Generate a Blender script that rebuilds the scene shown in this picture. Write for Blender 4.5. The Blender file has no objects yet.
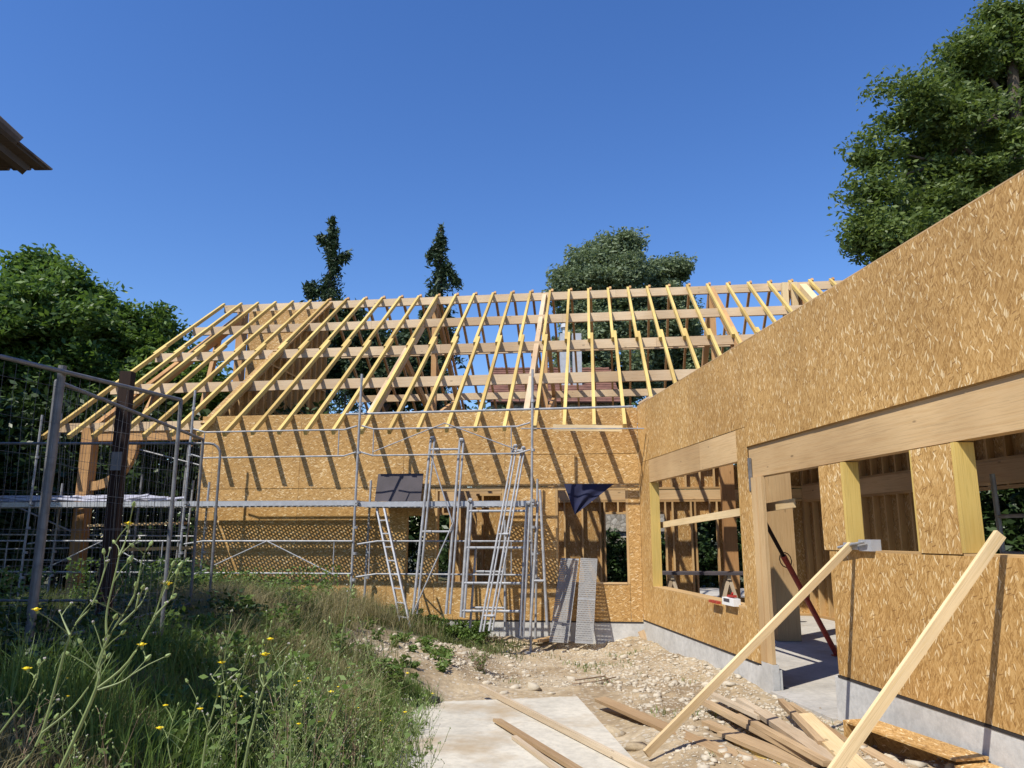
import bpy, math, random
import numpy as np
from mathutils import Vector, noise as mnoise
random.seed(7)
C = bpy.context.scene.collection
Z = Vector((0, 0, 1))
F_PX = 770.0; PITCH = math.radians(11.2); CZ = 1.75
SP, CP = math.sin(PITCH), math.cos(PITCH)

# ------------------------------------------------------------------ frames
def at(u, v, y):
    """point at depth y (metres north of the camera) seen in direction (u, v)"""
    a = 384 - v
    k = y / (F_PX * CP - a * SP)
    return Vector(((u - 512) * k, y, CZ + (F_PX * SP + a * CP) * k))
def on_z(u, v, z):
    a = 384 - v
    k = (z - CZ) / (F_PX * SP + a * CP)
    return Vector(((u - 512) * k, (F_PX * CP - a * SP) * k, z))
class Frame:
    def __init__(s, o, d, n): s.o, s.d, s.n = Vector(o), Vector(d), Vector(n)
    def p(s, a, o, z): return s.o + s.d * a + s.n * o + Z * z
    def px(s, u, v, off):
        q = s.o + s.n * off
        a = 384 - v
        rx, ry, rz = (u - 512), F_PX * CP - a * SP, F_PX * SP + a * CP
        det = rx * (-s.d.y) + ry * s.d.x
        k = (q.x * (-s.d.y) + q.y * s.d.x) / det
        return Vector((rx * k, ry * k, CZ + rz * k))
COR = (2.57, 15.64, 0)
B = Frame(COR, (-.9914, .1305, 0), (-.1305, -.9914, 0))   # back wall: a = metres left of the corner, o = metres towards the camera
R = Frame(COR, (.1119, -.9937, 0), (-.9937, -.1119, 0))   # right wall: a = metres towards the camera

# ------------------------------------------------------------------ mesh builder
class MB:
    def __init__(s): s.v, s.f, s.uv = [], [], []
    def face(s, pts, uvs):
        b = len(s.v); s.v += [tuple(p) for p in pts]; s.f.append(tuple(range(b, b + len(pts)))); s.uv += uvs
    def obox(s, o, ax, ay, az, wall=False):
        """box from corner o with edge vectors; grain (u) runs along the longest edge, or along ax when wall"""
        o, ax, ay, az = Vector(o), Vector(ax), Vector(ay), Vector(az)
        if ax.cross(ay).dot(az) < 0: o = o + ay; ay = -ay
        E = [ax, ay, az]; L = [e.length for e in E]
        r = (random.random() * 9, random.random() * 9)
        def q(o2, i, j):
            e, g = E[i], E[j]; le, lg = L[i], L[j]
            pts = [o2, o2 + e, o2 + e + g, o2 + g]
            if (wall and j == 0) or (not wall and lg > le): uv = [(0, 0), (0, le), (lg, le), (lg, 0)]
            else: uv = [(0, 0), (le, 0), (le, lg), (0, lg)]
            s.face(pts, [(a + r[0], b + r[1]) for a, b in uv])
        q(o, 1, 0); q(o + az, 0, 1); q(o, 0, 2); q(o + ay, 2, 0); q(o, 2, 1); q(o + ax, 1, 2)
    def beam(s, p, q, w, h, up=Z, top=True):
        """timber from p to q, width w, height h; p,q lie on the top face centre when top, else in the middle"""
        p, q = Vector(p), Vector(q); d = q - p
        side = d.cross(up).normalized(); u = side.cross(d).normalized()
        o = p - side * w / 2 - u * (h if top else h / 2)
        s.obox(o, d, side * w, u * h)
    def fbox(s, fr, a0, a1, o0, o1, z0, z1, wall=True):
        s.obox(fr.p(a0, o0, z0), fr.d * (a1 - a0), fr.n * (o1 - o0), Z * (z1 - z0), wall)
    def tube(s, pts, r, n=8, cap=True):
        pts = [Vector(p) for p in pts]
        rr = r if isinstance(r, (list, tuple)) else [r] * len(pts)
        rings = []
        for i, p in enumerate(pts):
            t = (pts[min(i + 1, len(pts) - 1)] - pts[max(i - 1, 0)])
            if t.length < 1e-9: t = Vector((0, 0, 1))
            t.normalize()
            a = t.cross(Vector((.13, .21, .97)) if abs(t.z) < .9 else Vector((1, .1, 0))).normalized(); b = t.cross(a)
            rings.append([p + (a * math.cos(2 * math.pi * k / n) + b * math.sin(2 * math.pi * k / n)) * rr[i] for k in range(n)])
        L = 0
        for i in range(len(pts) - 1):
            dl = (pts[i + 1] - pts[i]).length
            for k in range(n):
                k2 = (k + 1) % n
                s.face([rings[i][k], rings[i][k2], rings[i + 1][k2], rings[i + 1][k]],
                       [(L, k / n * .2), (L, (k + 1) / n * .2), (L + dl, (k + 1) / n * .2), (L + dl, k / n * .2)])
            L += dl
        if cap:
            s.face(list(reversed(rings[0])), [(0, 0)] * n); s.face(rings[-1], [(0, 0)] * n)
    def blob(s, c, r, sq=1, seg=7, jit=0):
        c = Vector(c); rows = 4
        P = []
        for i in range(rows + 1):
            th = math.pi * i / rows
            P.append([c + Vector((math.sin(th) * math.cos(2 * math.pi * k / seg), math.sin(th) * math.sin(2 * math.pi * k / seg), math.cos(th) * sq)) * r * (1 + random.uniform(-jit, jit)) for k in range(seg)])
        for i in range(rows):
            for k in range(seg):
                s.face([P[i][k], P[i + 1][k], P[i + 1][(k + 1) % seg], P[i][(k + 1) % seg]], [(0, 0)] * 4)
    def build(s, name, mat, parent=None, smooth=False, bevel=0):
        me = bpy.data.meshes.new(name); me.from_pydata(s.v, [], s.f)
        ul = me.uv_layers.new(name='UVMap')
        ul.data.foreach_set('uv', [c for uv in s.uv for c in uv])
        me.materials.append(mat); me.validate(); me.update()
        if smooth: me.polygons.foreach_set('use_smooth', [True] * len(me.polygons))
        o = bpy.data.objects.new(name, me); C.objects.link(o)
        if parent is not None: attach(o, parent)
        if bevel:
            m = o.modifiers.new('bevel', 'BEVEL'); m.width = bevel; m.segments = 2; m.limit_method = 'ANGLE'
        return o
def attach(o, parent):
    o.parent = parent
    w = Vector(parent.location)
    if parent.parent is not None: w = w + Vector(parent.parent.location)
    o.location = Vector(o.location) - w
def tag(o, label=None, cat=None, group=None, kind=None):
    if label: o['label'] = label
    if cat: o['category'] = cat
    if group: o['group'] = group
    if kind: o['kind'] = kind
    return o
def thing(name, label, cat, loc=(0, 0, 0), group=None):
    o = bpy.data.objects.new(name, None); o.location = loc; o.empty_display_size = .2; C.objects.link(o)
    return tag(o, label, cat, group)
def npmesh(name, V, quads, mat, parent=None, rnd=None, smooth=False):
    """big mesh from numpy arrays: V (n,3), quads (m,k)"""
    me = bpy.data.meshes.new(name); n, m, k = len(V), len(quads), quads.shape[1]
    me.vertices.add(n); me.vertices.foreach_set('co', V.astype(np.float32).ravel())
    me.loops.add(m * k); me.loops.foreach_set('vertex_index', quads.astype(np.int32).ravel())
    me.polygons.add(m); me.polygons.foreach_set('loop_start', np.arange(0, m * k, k, dtype=np.int32))
    if smooth: me.polygons.foreach_set('use_smooth', np.ones(m, dtype=bool))
    me.materials.append(mat); me.update(calc_edges=True)
    if rnd is not None:
        at_ = me.attributes.new('rnd', 'FLOAT', 'POINT'); at_.data.foreach_set('value', rnd.astype(np.float32))
    o = bpy.data.objects.new(name, me); C.objects.link(o)
    if parent is not None: attach(o, parent)
    return o

# ------------------------------------------------------------------ materials
def mat(name):
    m = bpy.data.materials.new(name); m.use_nodes = True
    nt = m.node_tree; b = nt.nodes['Principled BSDF']
    return m, nt, b
def N(nt, t, **kw):
    n = nt.nodes.new(t)
    for k, v in kw.items():
        if k in n.inputs: n.inputs[k].default_value = v
        else: setattr(n, k, v)
    return n
def ramp(nt, fac, stops, interp='LINEAR'):
    r = nt.nodes.new('ShaderNodeValToRGB'); r.color_ramp.interpolation = interp
    els = r.color_ramp.elements
    while len(els) < len(stops): els.new(.5)
    for e, (p, c) in zip(els, stops): e.position = p; e.color = (*c, 1) if len(c) == 3 else c
    nt.links.new(fac, r.inputs[0]); return r.outputs[0]
def mixc(nt, fac, a, b, mode='MIX'):
    n = nt.nodes.new('ShaderNodeMix'); n.data_type = 'RGBA'; n.blend_type = mode
    for s, x in ((n.inputs[0], fac), (n.inputs[6], a), (n.inputs[7], b)):
        if isinstance(x, (int, float)): s.default_value = x
        elif isinstance(x, tuple): s.default_value = (*x, 1)
        else: nt.links.new(x, s)
    return n.outputs[2]
def mth(nt, op, a, b=None, c=None):
    n = nt.nodes.new('ShaderNodeMath'); n.operation = op
    for i, x in enumerate((a, b, c)):
        if x is None: continue
        if isinstance(x, (int, float)): n.inputs[i].default_value = x
        else: nt.links.new(x, n.inputs[i])
    return n.outputs[0]
def uvm(nt, rot=0, sc=(1, 1, 1), src='UV', loc=(0, 0, 0)):
    t = nt.nodes.new('ShaderNodeTexCoord'); m = nt.nodes.new('ShaderNodeMapping')
    m.inputs['Rotation'].default_value = (0, 0, rot); m.inputs['Scale'].default_value = sc; m.inputs['Location'].default_value = loc
    nt.links.new(t.outputs[src], m.inputs[0]); return m.outputs[0]
def nz(nt, vec, scale, detail=4, rough=.55, out=0):
    n = N(nt, 'ShaderNodeTexNoise', Scale=scale, Detail=detail, Roughness=rough)
    if vec is not None: nt.links.new(vec, n.inputs['Vector'])
    return n.outputs[out]
def bump(nt, b, h, s=.3, d=.01):
    n = N(nt, 'ShaderNodeBump', Strength=s, Distance=d); nt.links.new(h, n.inputs['Height']); nt.links.new(n.outputs[0], b.inputs['Normal'])

def osb_mat(name, vertical=False, dull=1.0):
    m, nt, b = mat(name)
    base = 90 if vertical else 0
    warp = nz(nt, uvm(nt), 5, 2, out=1)
    def strands(ang, su, sv, off):
        v = uvm(nt, math.radians(ang + base), (1, 1, 1), loc=(off, off * 1.7, 0))
        va = nt.nodes.new('ShaderNodeVectorMath'); va.operation = 'MULTIPLY_ADD'
        nt.links.new(warp, va.inputs[0]); va.inputs[1].default_value = (.010, .010, 0); nt.links.new(v, va.inputs[2])
        sc = nt.nodes.new('ShaderNodeVectorMath'); sc.operation = 'MULTIPLY'
        nt.links.new(va.outputs[0], sc.inputs[0]); sc.inputs[1].default_value = (su, sv, 1)
        vo = N(nt, 'ShaderNodeTexVoronoi', Scale=1.0); nt.links.new(sc.outputs[0], vo.inputs['Vector'])
        se = nt.nodes.new('ShaderNodeSeparateColor'); nt.links.new(vo.outputs['Color'], se.inputs[0])
        return se.outputs[0], se.outputs[1], vo.outputs['Distance']
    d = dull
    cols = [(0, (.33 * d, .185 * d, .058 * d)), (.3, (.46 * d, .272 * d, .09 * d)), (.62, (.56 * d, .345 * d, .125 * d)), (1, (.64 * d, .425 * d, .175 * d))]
    r1, g1, d1 = strands(8, 17, 92, 0)
    col = ramp(nt, r1, cols)
    r2, g2, d2 = strands(-24, 15, 84, 3.3)
    m2 = mth(nt, 'GREATER_THAN', g2, .55); col = mixc(nt, m2, col, ramp(nt, r2, cols))
    r3, g3, d3 = strands(35, 17, 100, 7.1)
    m3 = mth(nt, 'GREATER_THAN', g3, .66); col = mixc(nt, m3, col, ramp(nt, r3, cols))
    # pale flakes
    for ang, off, th in ((12, 11.2, .93), (-14, 15.9, .935), (32, 4.7, .95), (-38, 27.3, .96)):
        r4, g4, d4 = strands(ang, 12, 60, off)
        m4 = mth(nt, 'MULTIPLY', mth(nt, 'GREATER_THAN', g4, th), mth(nt, 'LESS_THAN', d4, .42))
        col = mixc(nt, mth(nt, 'MULTIPLY', m4, .9), col, (.86 * d, .70 * d, .42 * d))
    r5, g5, d5 = strands(75, 12, 70, 21.2)
    m5 = mth(nt, 'MULTIPLY', mth(nt, 'GREATER_THAN', g5, .95), mth(nt, 'LESS_THAN', d5, .4)); col = mixc(nt, mth(nt, 'MULTIPLY', m5, .6), col, (.17 * d, .08 * d, .025 * d))
    big = nz(nt, uvm(nt), .9, 3)
    col = mixc(nt, 1.0, col, ramp(nt, big, [(.3, (.86, .84, .82)), (.7, (1.06, 1.05, 1.05))]), 'MULTIPLY')
    tone = nz(nt, uvm(nt), .22, 1)
    col = mixc(nt, 1.0, col, ramp(nt, tone, [(.3, (.84, .80, .76)), (.7, (1.08, 1.08, 1.08))]), 'MULTIPLY')
    nt.links.new(col, b.inputs['Base Color']); b.inputs['Roughness'].default_value = .62
    b.inputs['Specular IOR Level'].default_value = .3
    bump(nt, b, mth(nt, 'ADD', r1, r3), .25, .003)
    return m
def wood_mat(name, c1, c2, c3=None, knots=True, rough=.65, grey=0):
    m, nt, b = mat(name)
    c3 = c3 or tuple(x * .55 for x in c1)
    v = uvm(nt, 0, (1.2, 22, 1))
    n1 = nz(nt, v, 1.6, 5, .6)
    v2 = uvm(nt, 0, (.5, 90, 1)); n2 = nz(nt, v2, 1.5, 2)
    col = ramp(nt, n1, [(.3, c1), (.55, c2), (.75, tuple(x * .86 for x in c1))])
    col = mixc(nt, mth(nt, 'MULTIPLY', mth(nt, 'GREATER_THAN', n2, .6), .35), col, c3)
    big = nz(nt, uvm(nt), .8, 2)
    col = mixc(nt, 1.0, col, ramp(nt, big, [(.3, (.84, .82, .80)), (.7, (1.06, 1.06, 1.06))]), 'MULTIPLY')
    tone = nz(nt, uvm(nt, loc=(3, 8, 0)), .3, 1); col = mixc(nt, 1.0, col, ramp(nt, tone, [(.32, (.74, .68, .62)), (.55, (1, 1, 1)), (.7, (1.08, 1.08, 1.08))]), 'MULTIPLY')
    if knots:
        vo = N(nt, 'ShaderNodeTexVoronoi', Scale=1.0); nt.links.new(uvm(nt, 0, (2.1, 6.0, 1)), vo.inputs['Vector'])
        k = ramp(nt, vo.outputs['Distance'], [(.0, (1, 1, 1)), (.07, (.9, .9, .9)), (.1, (0, 0, 0))])
        se = nt.nodes.new('ShaderNodeSeparateColor'); nt.links.new(vo.outputs['Color'], se.inputs[0])
        kk = mth(nt, 'MULTIPLY', k, mth(nt, 'GREATER_THAN', se.outputs[0], .35))
        col = mixc(nt, mth(nt, 'MULTIPLY', kk, .8), col, tuple(x * .35 for x in c1))
    nt.links.new(col, b.inputs['Base Color']); b.inputs['Roughness'].default_value = rough
    b.inputs['Specular IOR Level'].default_value = .3
    bump(nt, b, n1, .15, .004)
    return m
def simple(name, c, rough=.5, metal=0, var=.15, scale=6, bumps=0, src='Object', spec=.5):
    m, nt, b = mat(name)
    n = nz(nt, uvm(nt, src=src), scale, 4)
    col = ramp(nt, n, [(.3, tuple(x * (1 - var) for x in c)), (.7, tuple(min(1, x * (1 + var)) for x in c))])
    nt.links.new(col, b.inputs['Base Color']); b.inputs['Roughness'].default_value = rough; b.inputs['Metallic'].default_value = metal
    b.inputs['Specular IOR Level'].default_value = spec
    if bumps: bump(nt, b, n, bumps, .01)
    return m
def leaf_mat(name, dark, light, trans=.25, rough=.5):
    m, nt, b = mat(name)
    a = nt.nodes.new('ShaderNodeAttribute'); a.attribute_name = 'rnd'
    col = ramp(nt, a.outputs['Fac'], [(0, dark), (.6, tuple((x + y) / 2 for x, y in zip(dark, light))), (1, light)])
    nt.links.new(col, b.inputs['Base Color']); b.inputs['Roughness'].default_value = rough; b.inputs['Specular IOR Level'].default_value = .35
    tr = nt.nodes.new('ShaderNodeBsdfTranslucent'); nt.links.new(mixc(nt, .4, col, (light[0] * 1.2, light[1] * 1.3, light[2] * .6)), tr.inputs[0])
    mx = nt.nodes.new('ShaderNodeMixShader'); mx.inputs[0].default_value = trans
    nt.links.new(b.outputs[0], mx.inputs[1]); nt.links.new(tr.outputs[0], mx.inputs[2])
    nt.links.new(mx.outputs[0], nt.nodes['Material Output'].inputs[0]); return m
def perf_mat(name, c, pu=.05, pv=.03, rad=.36, rough=.45, metal=.6):
    """sheet metal with rows of real see-through holes, UV in metres"""
    m, nt, b = mat(name)
    se = nt.nodes.new('ShaderNodeSeparateXYZ'); nt.links.new(uvm(nt), se.inputs[0])
    fu = mth(nt, 'SUBTRACT', mth(nt, 'FRACT', mth(nt, 'DIVIDE', se.outputs[0], pu)), .5)
    row = mth(nt, 'MODULO', mth(nt, 'FLOOR', mth(nt, 'DIVIDE', se.outputs[0], pu)), 2)
    fv = mth(nt, 'SUBTRACT', mth(nt, 'FRACT', mth(nt, 'ADD', mth(nt, 'DIVIDE', se.outputs[1], pv), mth(nt, 'MULTIPLY', row, .5))), .5)
    d = mth(nt, 'SQRT', mth(nt, 'ADD', mth(nt, 'MULTIPLY', fu, fu), mth(nt, 'MULTIPLY', fv, fv)))
    hole = mth(nt, 'LESS_THAN', d, rad)
    n = nz(nt, uvm(nt), 7, 4)
    nt.links.new(ramp(nt, n, [(.3, tuple(x * .8 for x in c)), (.7, c)]), b.inputs['Base Color'])
    b.inputs['Roughness'].default_value = rough; b.inputs['Metallic'].default_value = metal
    tr = nt.nodes.new('ShaderNodeBsdfTransparent'); mx = nt.nodes.new('ShaderNodeMixShader')
    nt.links.new(hole, mx.inputs[0]); nt.links.new(b.outputs[0], mx.inputs[1]); nt.links.new(tr.outputs[0], mx.inputs[2])
    nt.links.new(mx.outputs[0], nt.nodes['Material Output'].inputs[0]); return m

M = {}
M['osb'] = osb_mat('osb')
M['osbv'] = osb_mat('osb_upright', True)
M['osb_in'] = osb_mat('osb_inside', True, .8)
M['rafter'] = wood_mat('yellow_treated_timber', (.60, .42, .12), (.68, .50, .17), knots=False)
M['yellow'] = wood_mat('yellow_post_timber', (.55, .38, .10), (.62, .45, .14))
M['purlin'] = wood_mat('pale_glulam', (.62, .45, .27), (.70, .54, .35))
M['beam'] = wood_mat('planed_spruce', (.52, .34, .16), (.60, .42, .22))
M['truss'] = wood_mat('orange_spruce', (.46, .25, .10), (.54, .32, .14))
M['stud'] = wood_mat('stud_timber', (.48, .30, .13), (.55, .37, .17), knots=False)
M['fresh'] = wood_mat('fresh_sawn_board', (.66, .49, .25), (.74, .58, .34))
M['old'] = wood_mat('weathered_board', (.36, .245, .135), (.48, .35, .205), rough=.8)
M['old2'] = wood_mat('pale_weathered_board', (.46, .36, .24), (.56, .46, .33), rough=.8)
M['dark_wood'] = wood_mat('dark_brown_timber', (.022, .011, .009), (.034, .017, .012), rough=.8)
M['galv'] = simple('galvanised_steel', (.32, .325, .335), .6, .2, .25, 9)
M['alu'] = simple('aluminium', (.46, .47, .49), .5, .35, .1, 9)
M['fence'] = simple('dull_zinc_tube', (.17, .172, .178), .6, .3, .25, 12)
M['wire'] = simple('fence_wire', (.12, .125, .13), .6, .3, .2, 12)
M['perf'] = perf_mat('perforated_steel_deck', (.34, .345, .36), .066, .044, .30, .6, .2)
M['perf2'] = perf_mat('perforated_worn_plank', (.27, .265, .255), .042, .027, .24, .8, .05)
M['black'] = simple('black_membrane', (.025, .022, .022), .7, 0)
M['dkpanel'] = simple('dark_grey_board', (.06, .05, .055), .8, 0, .2, 3)
M['tarp'] = simple('blue_tarpaulin', (.003, .006, .038), .8, 0, .15, 4)
M['red'] = simple('red_painted_steel', (.36, .045, .025), .5, 0, .25, 12)
M['white'] = simple('white_cardboard', (.72, .71, .68), .8, 0, .06, 5)
M['redpl'] = simple('red_plastic', (.35, .03, .02), .4, 0, .1)
M['pvc'] = simple('grey_plastic_pipe', (.25, .27, .31), .45, 0, .15)
M['tile'] = simple('red_roof_tile', (.17, .075, .05), .8, 0, .35, 3, .3)
M['oldtile'] = simple('weathered_grey_brown_tile', (.10, .075, .06), .85, 0, .3, 4, .3)
M['soffit'] = wood_mat('dark_soffit_board', (.09, .065, .045), (.13, .10, .07), rough=.85)
M['render'] = simple('old_render', (.42, .39, .34), .9, 0, .12, 2, .2)
M['chimney'] = simple('chimney_zinc', (.5, .5, .5), .5, .3, .12)
M['bark'] = simple('bark', (.10, .075, .055), .9, 0, .3, 8, .6)
M['stone'] = simple('limestone', (.47, .41, .31), .85, 0, .22, 7, .5)
M['stem'] = simple('pale_weed_stem', (.17, .21, .07), .6, 0, .3, 9)
M['stemd'] = simple('brown_weed_stem', (.22, .15, .09), .7, 0, .3, 9)
M['bud'] = simple('green_bud', (.22, .28, .09), .6, 0, .3, 30)
M['fluff'] = simple('seed_fluff', (.40, .36, .32), .9, 0, .1, 30)
M['yflower'] = simple('yellow_petals', (.80, .60, .01), .6, 0, .1, 30)
M['leafL'] = leaf_mat('broadleaf_left', (.035, .075, .014), (.18, .28, .06), .34, .5)
M['leafM'] = leaf_mat('willow_leaf', (.10, .135, .075), (.27, .33, .18), .28, .6)
M['leafR'] = leaf_mat('maple_leaf', (.05, .085, .018), (.21, .27, .07), .34, .5)
M['needle'] = leaf_mat('spruce_needles', (.022, .042, .018), (.065, .10, .04), .1, .6)
M['hedge'] = leaf_mat('hedge_leaf', (.018, .04, .010), (.06, .10, .025), .15, .45)
M['grass'] = leaf_mat('long_grass', (.04, .066, .018), (.18, .205, .06), .3, .6)
M['drygrass'] = leaf_mat('dry_grass', (.15, .125, .06), (.44, .38, .20), .3, .7)
M['weedleaf'] = leaf_mat('weed_leaf', (.06, .12, .02), (.20, .28, .07), .3, .55)
# stone rubble masonry
m, nt, b = mat('rubble_masonry'); vo = N(nt, 'ShaderNodeTexVoronoi', Scale=5.0); nt.links.new(uvm(nt, src='Object'), vo.inputs['Vector'])
se = nt.nodes.new('ShaderNodeSeparateColor'); nt.links.new(vo.outputs['Color'], se.inputs[0])
cc = ramp(nt, se.outputs[0], [(0, (.26, .23, .18)), (1, (.48, .44, .37))])
vo2 = N(nt, 'ShaderNodeTexVoronoi', Scale=5.0, feature='DISTANCE_TO_EDGE'); nt.links.new(uvm(nt, src='Object'), vo2.inputs['Vector'])
cc = mixc(nt, ramp(nt, vo2.outputs['Distance'], [(0, (1, 1, 1)), (.08, (0, 0, 0))]), cc, (.16, .14, .11)); nt.links.new(cc, b.inputs['Base Color']); b.inputs['Roughness'].default_value = .9
bump(nt, b, vo2.outputs['Distance'], .6, .03); M['masonry'] = m
# concrete
def concrete(name, c, stain=(.30, .22, .13), dirt=.55):
    m, nt, b = mat(name)
    n1 = nz(nt, uvm(nt, src='Object'), 1.3, 6, .65); n2 = nz(nt, uvm(nt, src='Object'), 14, 5, .7); n3 = nz(nt, uvm(nt, src='Object', loc=(5, 3, 1)), .9, 5, .6)
    col = ramp(nt, n1, [(.25, tuple(x * .72 for x in c)), (.55, c), (.8, tuple(min(1, x * 1.15) for x in c))])
    col = mixc(nt, 1.0, col, ramp(nt, n2, [(.3, (.82, .82, .82)), (.6, (1.05, 1.05, 1.05))]), 'MULTIPLY')
    col = mixc(nt, ramp(nt, n3, [(.52, (0, 0, 0)), (.68, (dirt, dirt, dirt))]), col, stain)
    nt.links.new(col, b.inputs['Base Color']); b.inputs['Roughness'].default_value = .85; bump(nt, b, n2, .3, .01); return m
M['concrete'] = concrete('foundation_concrete', (.54, .53, .50), (.33, .32, .29), .5)
M['slab'] = concrete('pale_concrete_slab', (.54, .50, .41), (.36, .27, .16), .95)
M['floor'] = concrete('dusty_floor_concrete', (.46, .43, .38))
# earth
m, nt, b = mat('stony_earth')
oc = uvm(nt, src='Object')
n1 = nz(nt, oc, .7, 6, .6); n2 = nz(nt, oc, 9, 6, .7); n3 = nz(nt, oc, 40, 3, .7)
col = ramp(nt, n1, [(.3, (.22, .155, .085)), (.5, (.36, .275, .165)), (.7, (.45, .37, .25))])
col = mixc(nt, 1.0, col, ramp(nt, n2, [(.3, (.62, .60, .58)), (.6, (1.1, 1.1, 1.1))]), 'MULTIPLY')
vo = N(nt, 'ShaderNodeTexVoronoi', Scale=16.0, Randomness=1.0); nt.links.new(oc, vo.inputs['Vector'])
se = nt.nodes.new('ShaderNodeSeparateColor'); nt.links.new(vo.outputs['Color'], se.inputs[0])
peb = mth(nt, 'MULTIPLY', mth(nt, 'GREATER_THAN', se.outputs[0], .55), mth(nt, 'LESS_THAN', vo.outputs['Distance'], .38))
col = mixc(nt, mth(nt, 'MULTIPLY', peb, .6), col, (.50, .45, .36))
a = nt.nodes.new('ShaderNodeAttribute'); a.attribute_name = 'rnd'
gcol = ramp(nt, n2, [(.3, (.035, .045, .016)), (.6, (.09, .085, .04))])
col = mixc(nt, a.outputs['Fac'], col, gcol)
nt.links.new(col, b.inputs['Base Color']); b.inputs['Roughness'].default_value = .95
bump(nt, b, mth(nt, 'ADD', n2, mth(nt, 'MULTIPLY', peb, .5)), .7, .03); M['earth'] = m

# ------------------------------------------------------------------ ground
def sstep(a, b, x):
    t = np.clip((x - a) / (b - a), 0, 1); return t * t * (3 - 2 * t)
def vnoise(x, y, s):
    x = x * s; y = y * s; xi = np.floor(x); yi = np.floor(y); fx = x - xi; fy = y - yi
    def h(a, c): v = np.sin(a * 127.1 + c * 311.7) * 43758.5453; return v - np.floor(v)
    fx = fx * fx * (3 - 2 * fx); fy = fy * fy * (3 - 2 * fy)
    return (h(xi, yi) * (1 - fx) + h(xi + 1, yi) * fx) * (1 - fy) + (h(xi, yi + 1) * (1 - fx) + h(xi + 1, yi + 1) * fx) * fy - .5
def g_raw(x, y):
    base = np.where(y < 16.5, -.12 - .038 * (y - 8.4), -.43)
    base = np.where(y < 4, .05, base)
    left = sstep(-.9, -3.2, x + .0) * .86 * sstep(17.5, 10.5, y) + sstep(1.5, -6, x) * .75 * sstep(9, 15.5, y) * (1 - sstep(-.9, -3.2, x) * sstep(17.5, 10.5, y) * .6)
    dB = -((x - 2.57) * .1305 + (y - 15.64) * .9914); oR = -((x - 2.57) * .9937 + (y - 15.64) * .1119)
    base = base + .10 * np.exp(-(dB / .9) ** 2) + .13 * np.exp(-((oR - .1) / .45) ** 2) * (y > 10) * sstep(10, 11, y)
    ridge = .22 * np.exp(-((x + 1.1) / .7) ** 2) * sstep(8, 10, y) * sstep(14.5, 12.5, y)
    z = base + left + ridge
    # under the building the earth lies lower
    d = (x - 2.57) * .1305 + (y - 15.64) * .9914; t = -(x - 2.57) * .9914 + (y - 15.64) * .1305
    o = -((x - 2.57) * .9937 + (y - 15.64) * .1119); sR = (x - 2.57) * .1119 - (y - 15.64) * .9937
    ins = ((d > .1) & (t < 9.4) & (d < 14.2)) | ((o < -.1) & (sR > 0) & (sR < 14) & (o > -8))
    return z, ins
def ground_z(x, y, rough=True):
    x = np.asarray(x, float); y = np.asarray(y, float)
    z, ins = g_raw(x, y)
    # flat bed under the concrete slab
    slabm = sstep(1.5, .8, np.abs(x - .12)) * sstep(11.0, 10.3, y) * sstep(4.5, 6, y)
    if rough: z = z + (vnoise(x, y, .8) * .12 + vnoise(x, y, 2.3) * .06 + vnoise(x, y, 4.1) * .05 + vnoise(x, y, 7) * .04 + vnoise(x, y, 13) * .03) * (1 - slabm)
    z = z * (1 - slabm) + (-.22) * slabm
    return np.where(ins, -.62, z)
def gz(x, y): return float(ground_z(x, y))
xs = np.unique(np.concatenate([np.linspace(-400, -30, 12), np.linspace(-30, -9, 20), np.arange(-9, 6, .07), np.linspace(6, 30, 22), np.linspace(30, 400, 12)]))
ys = np.unique(np.concatenate([np.linspace(-60, 1, 14), np.arange(1, 17.5, .07), np.linspace(17.5, 60, 30), np.linspace(60, 600, 12)]))
XX, YY = np.meshgrid(xs, ys); ZZ = ground_z(XX, YY)
nx, ny = len(xs), len(ys); idx = np.arange(nx * ny).reshape(ny, nx)
Q = np.stack([idx[:-1, :-1], idx[:-1, 1:], idx[1:, 1:], idx[1:, :-1]], -1).reshape(-1, 4)
def greenness(x, y):
    g = sstep(-1.0, -1.9, x + .35 * vnoise(x, y, 1.1)) * sstep(16.6, 16.2, y)
    far = .55 * sstep(.4, -1.6, x + .9 * vnoise(x, y, 1.0)) * sstep(13.0, 14.6, y)
    return np.clip(g * (1 - .85 * sstep(-3.2, -1.9, x) * sstep(10, 11, y) * sstep(13.6, 13, y)) + far + (np.abs(x) > 12) + (y > 18), 0, 1)
gr = npmesh('ground', np.stack([XX.ravel(), YY.ravel(), ZZ.ravel()], -1), Q, M['earth'], rnd=greenness(XX, YY).ravel(), smooth=True)
tag(gr, kind='structure')

# ------------------------------------------------------------------ the building under construction
bd = thing('timber_frame_building', 'unfinished timber frame building clad in osb sheets with bare rafters and purlins', 'building', COR)
T = .018
def sheets(fr, rects, name, m, o0=-T, o1=0, par=bd, gap=.0035):
    mb = MB()
    for a0, a1, z0, z1 in rects: mb.fbox(fr, a0 + gap, a1 - gap, o0, o1 + random.uniform(-.002, .002), z0 + gap, z1 - gap)
    return mb.build(name, m, par)
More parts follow.
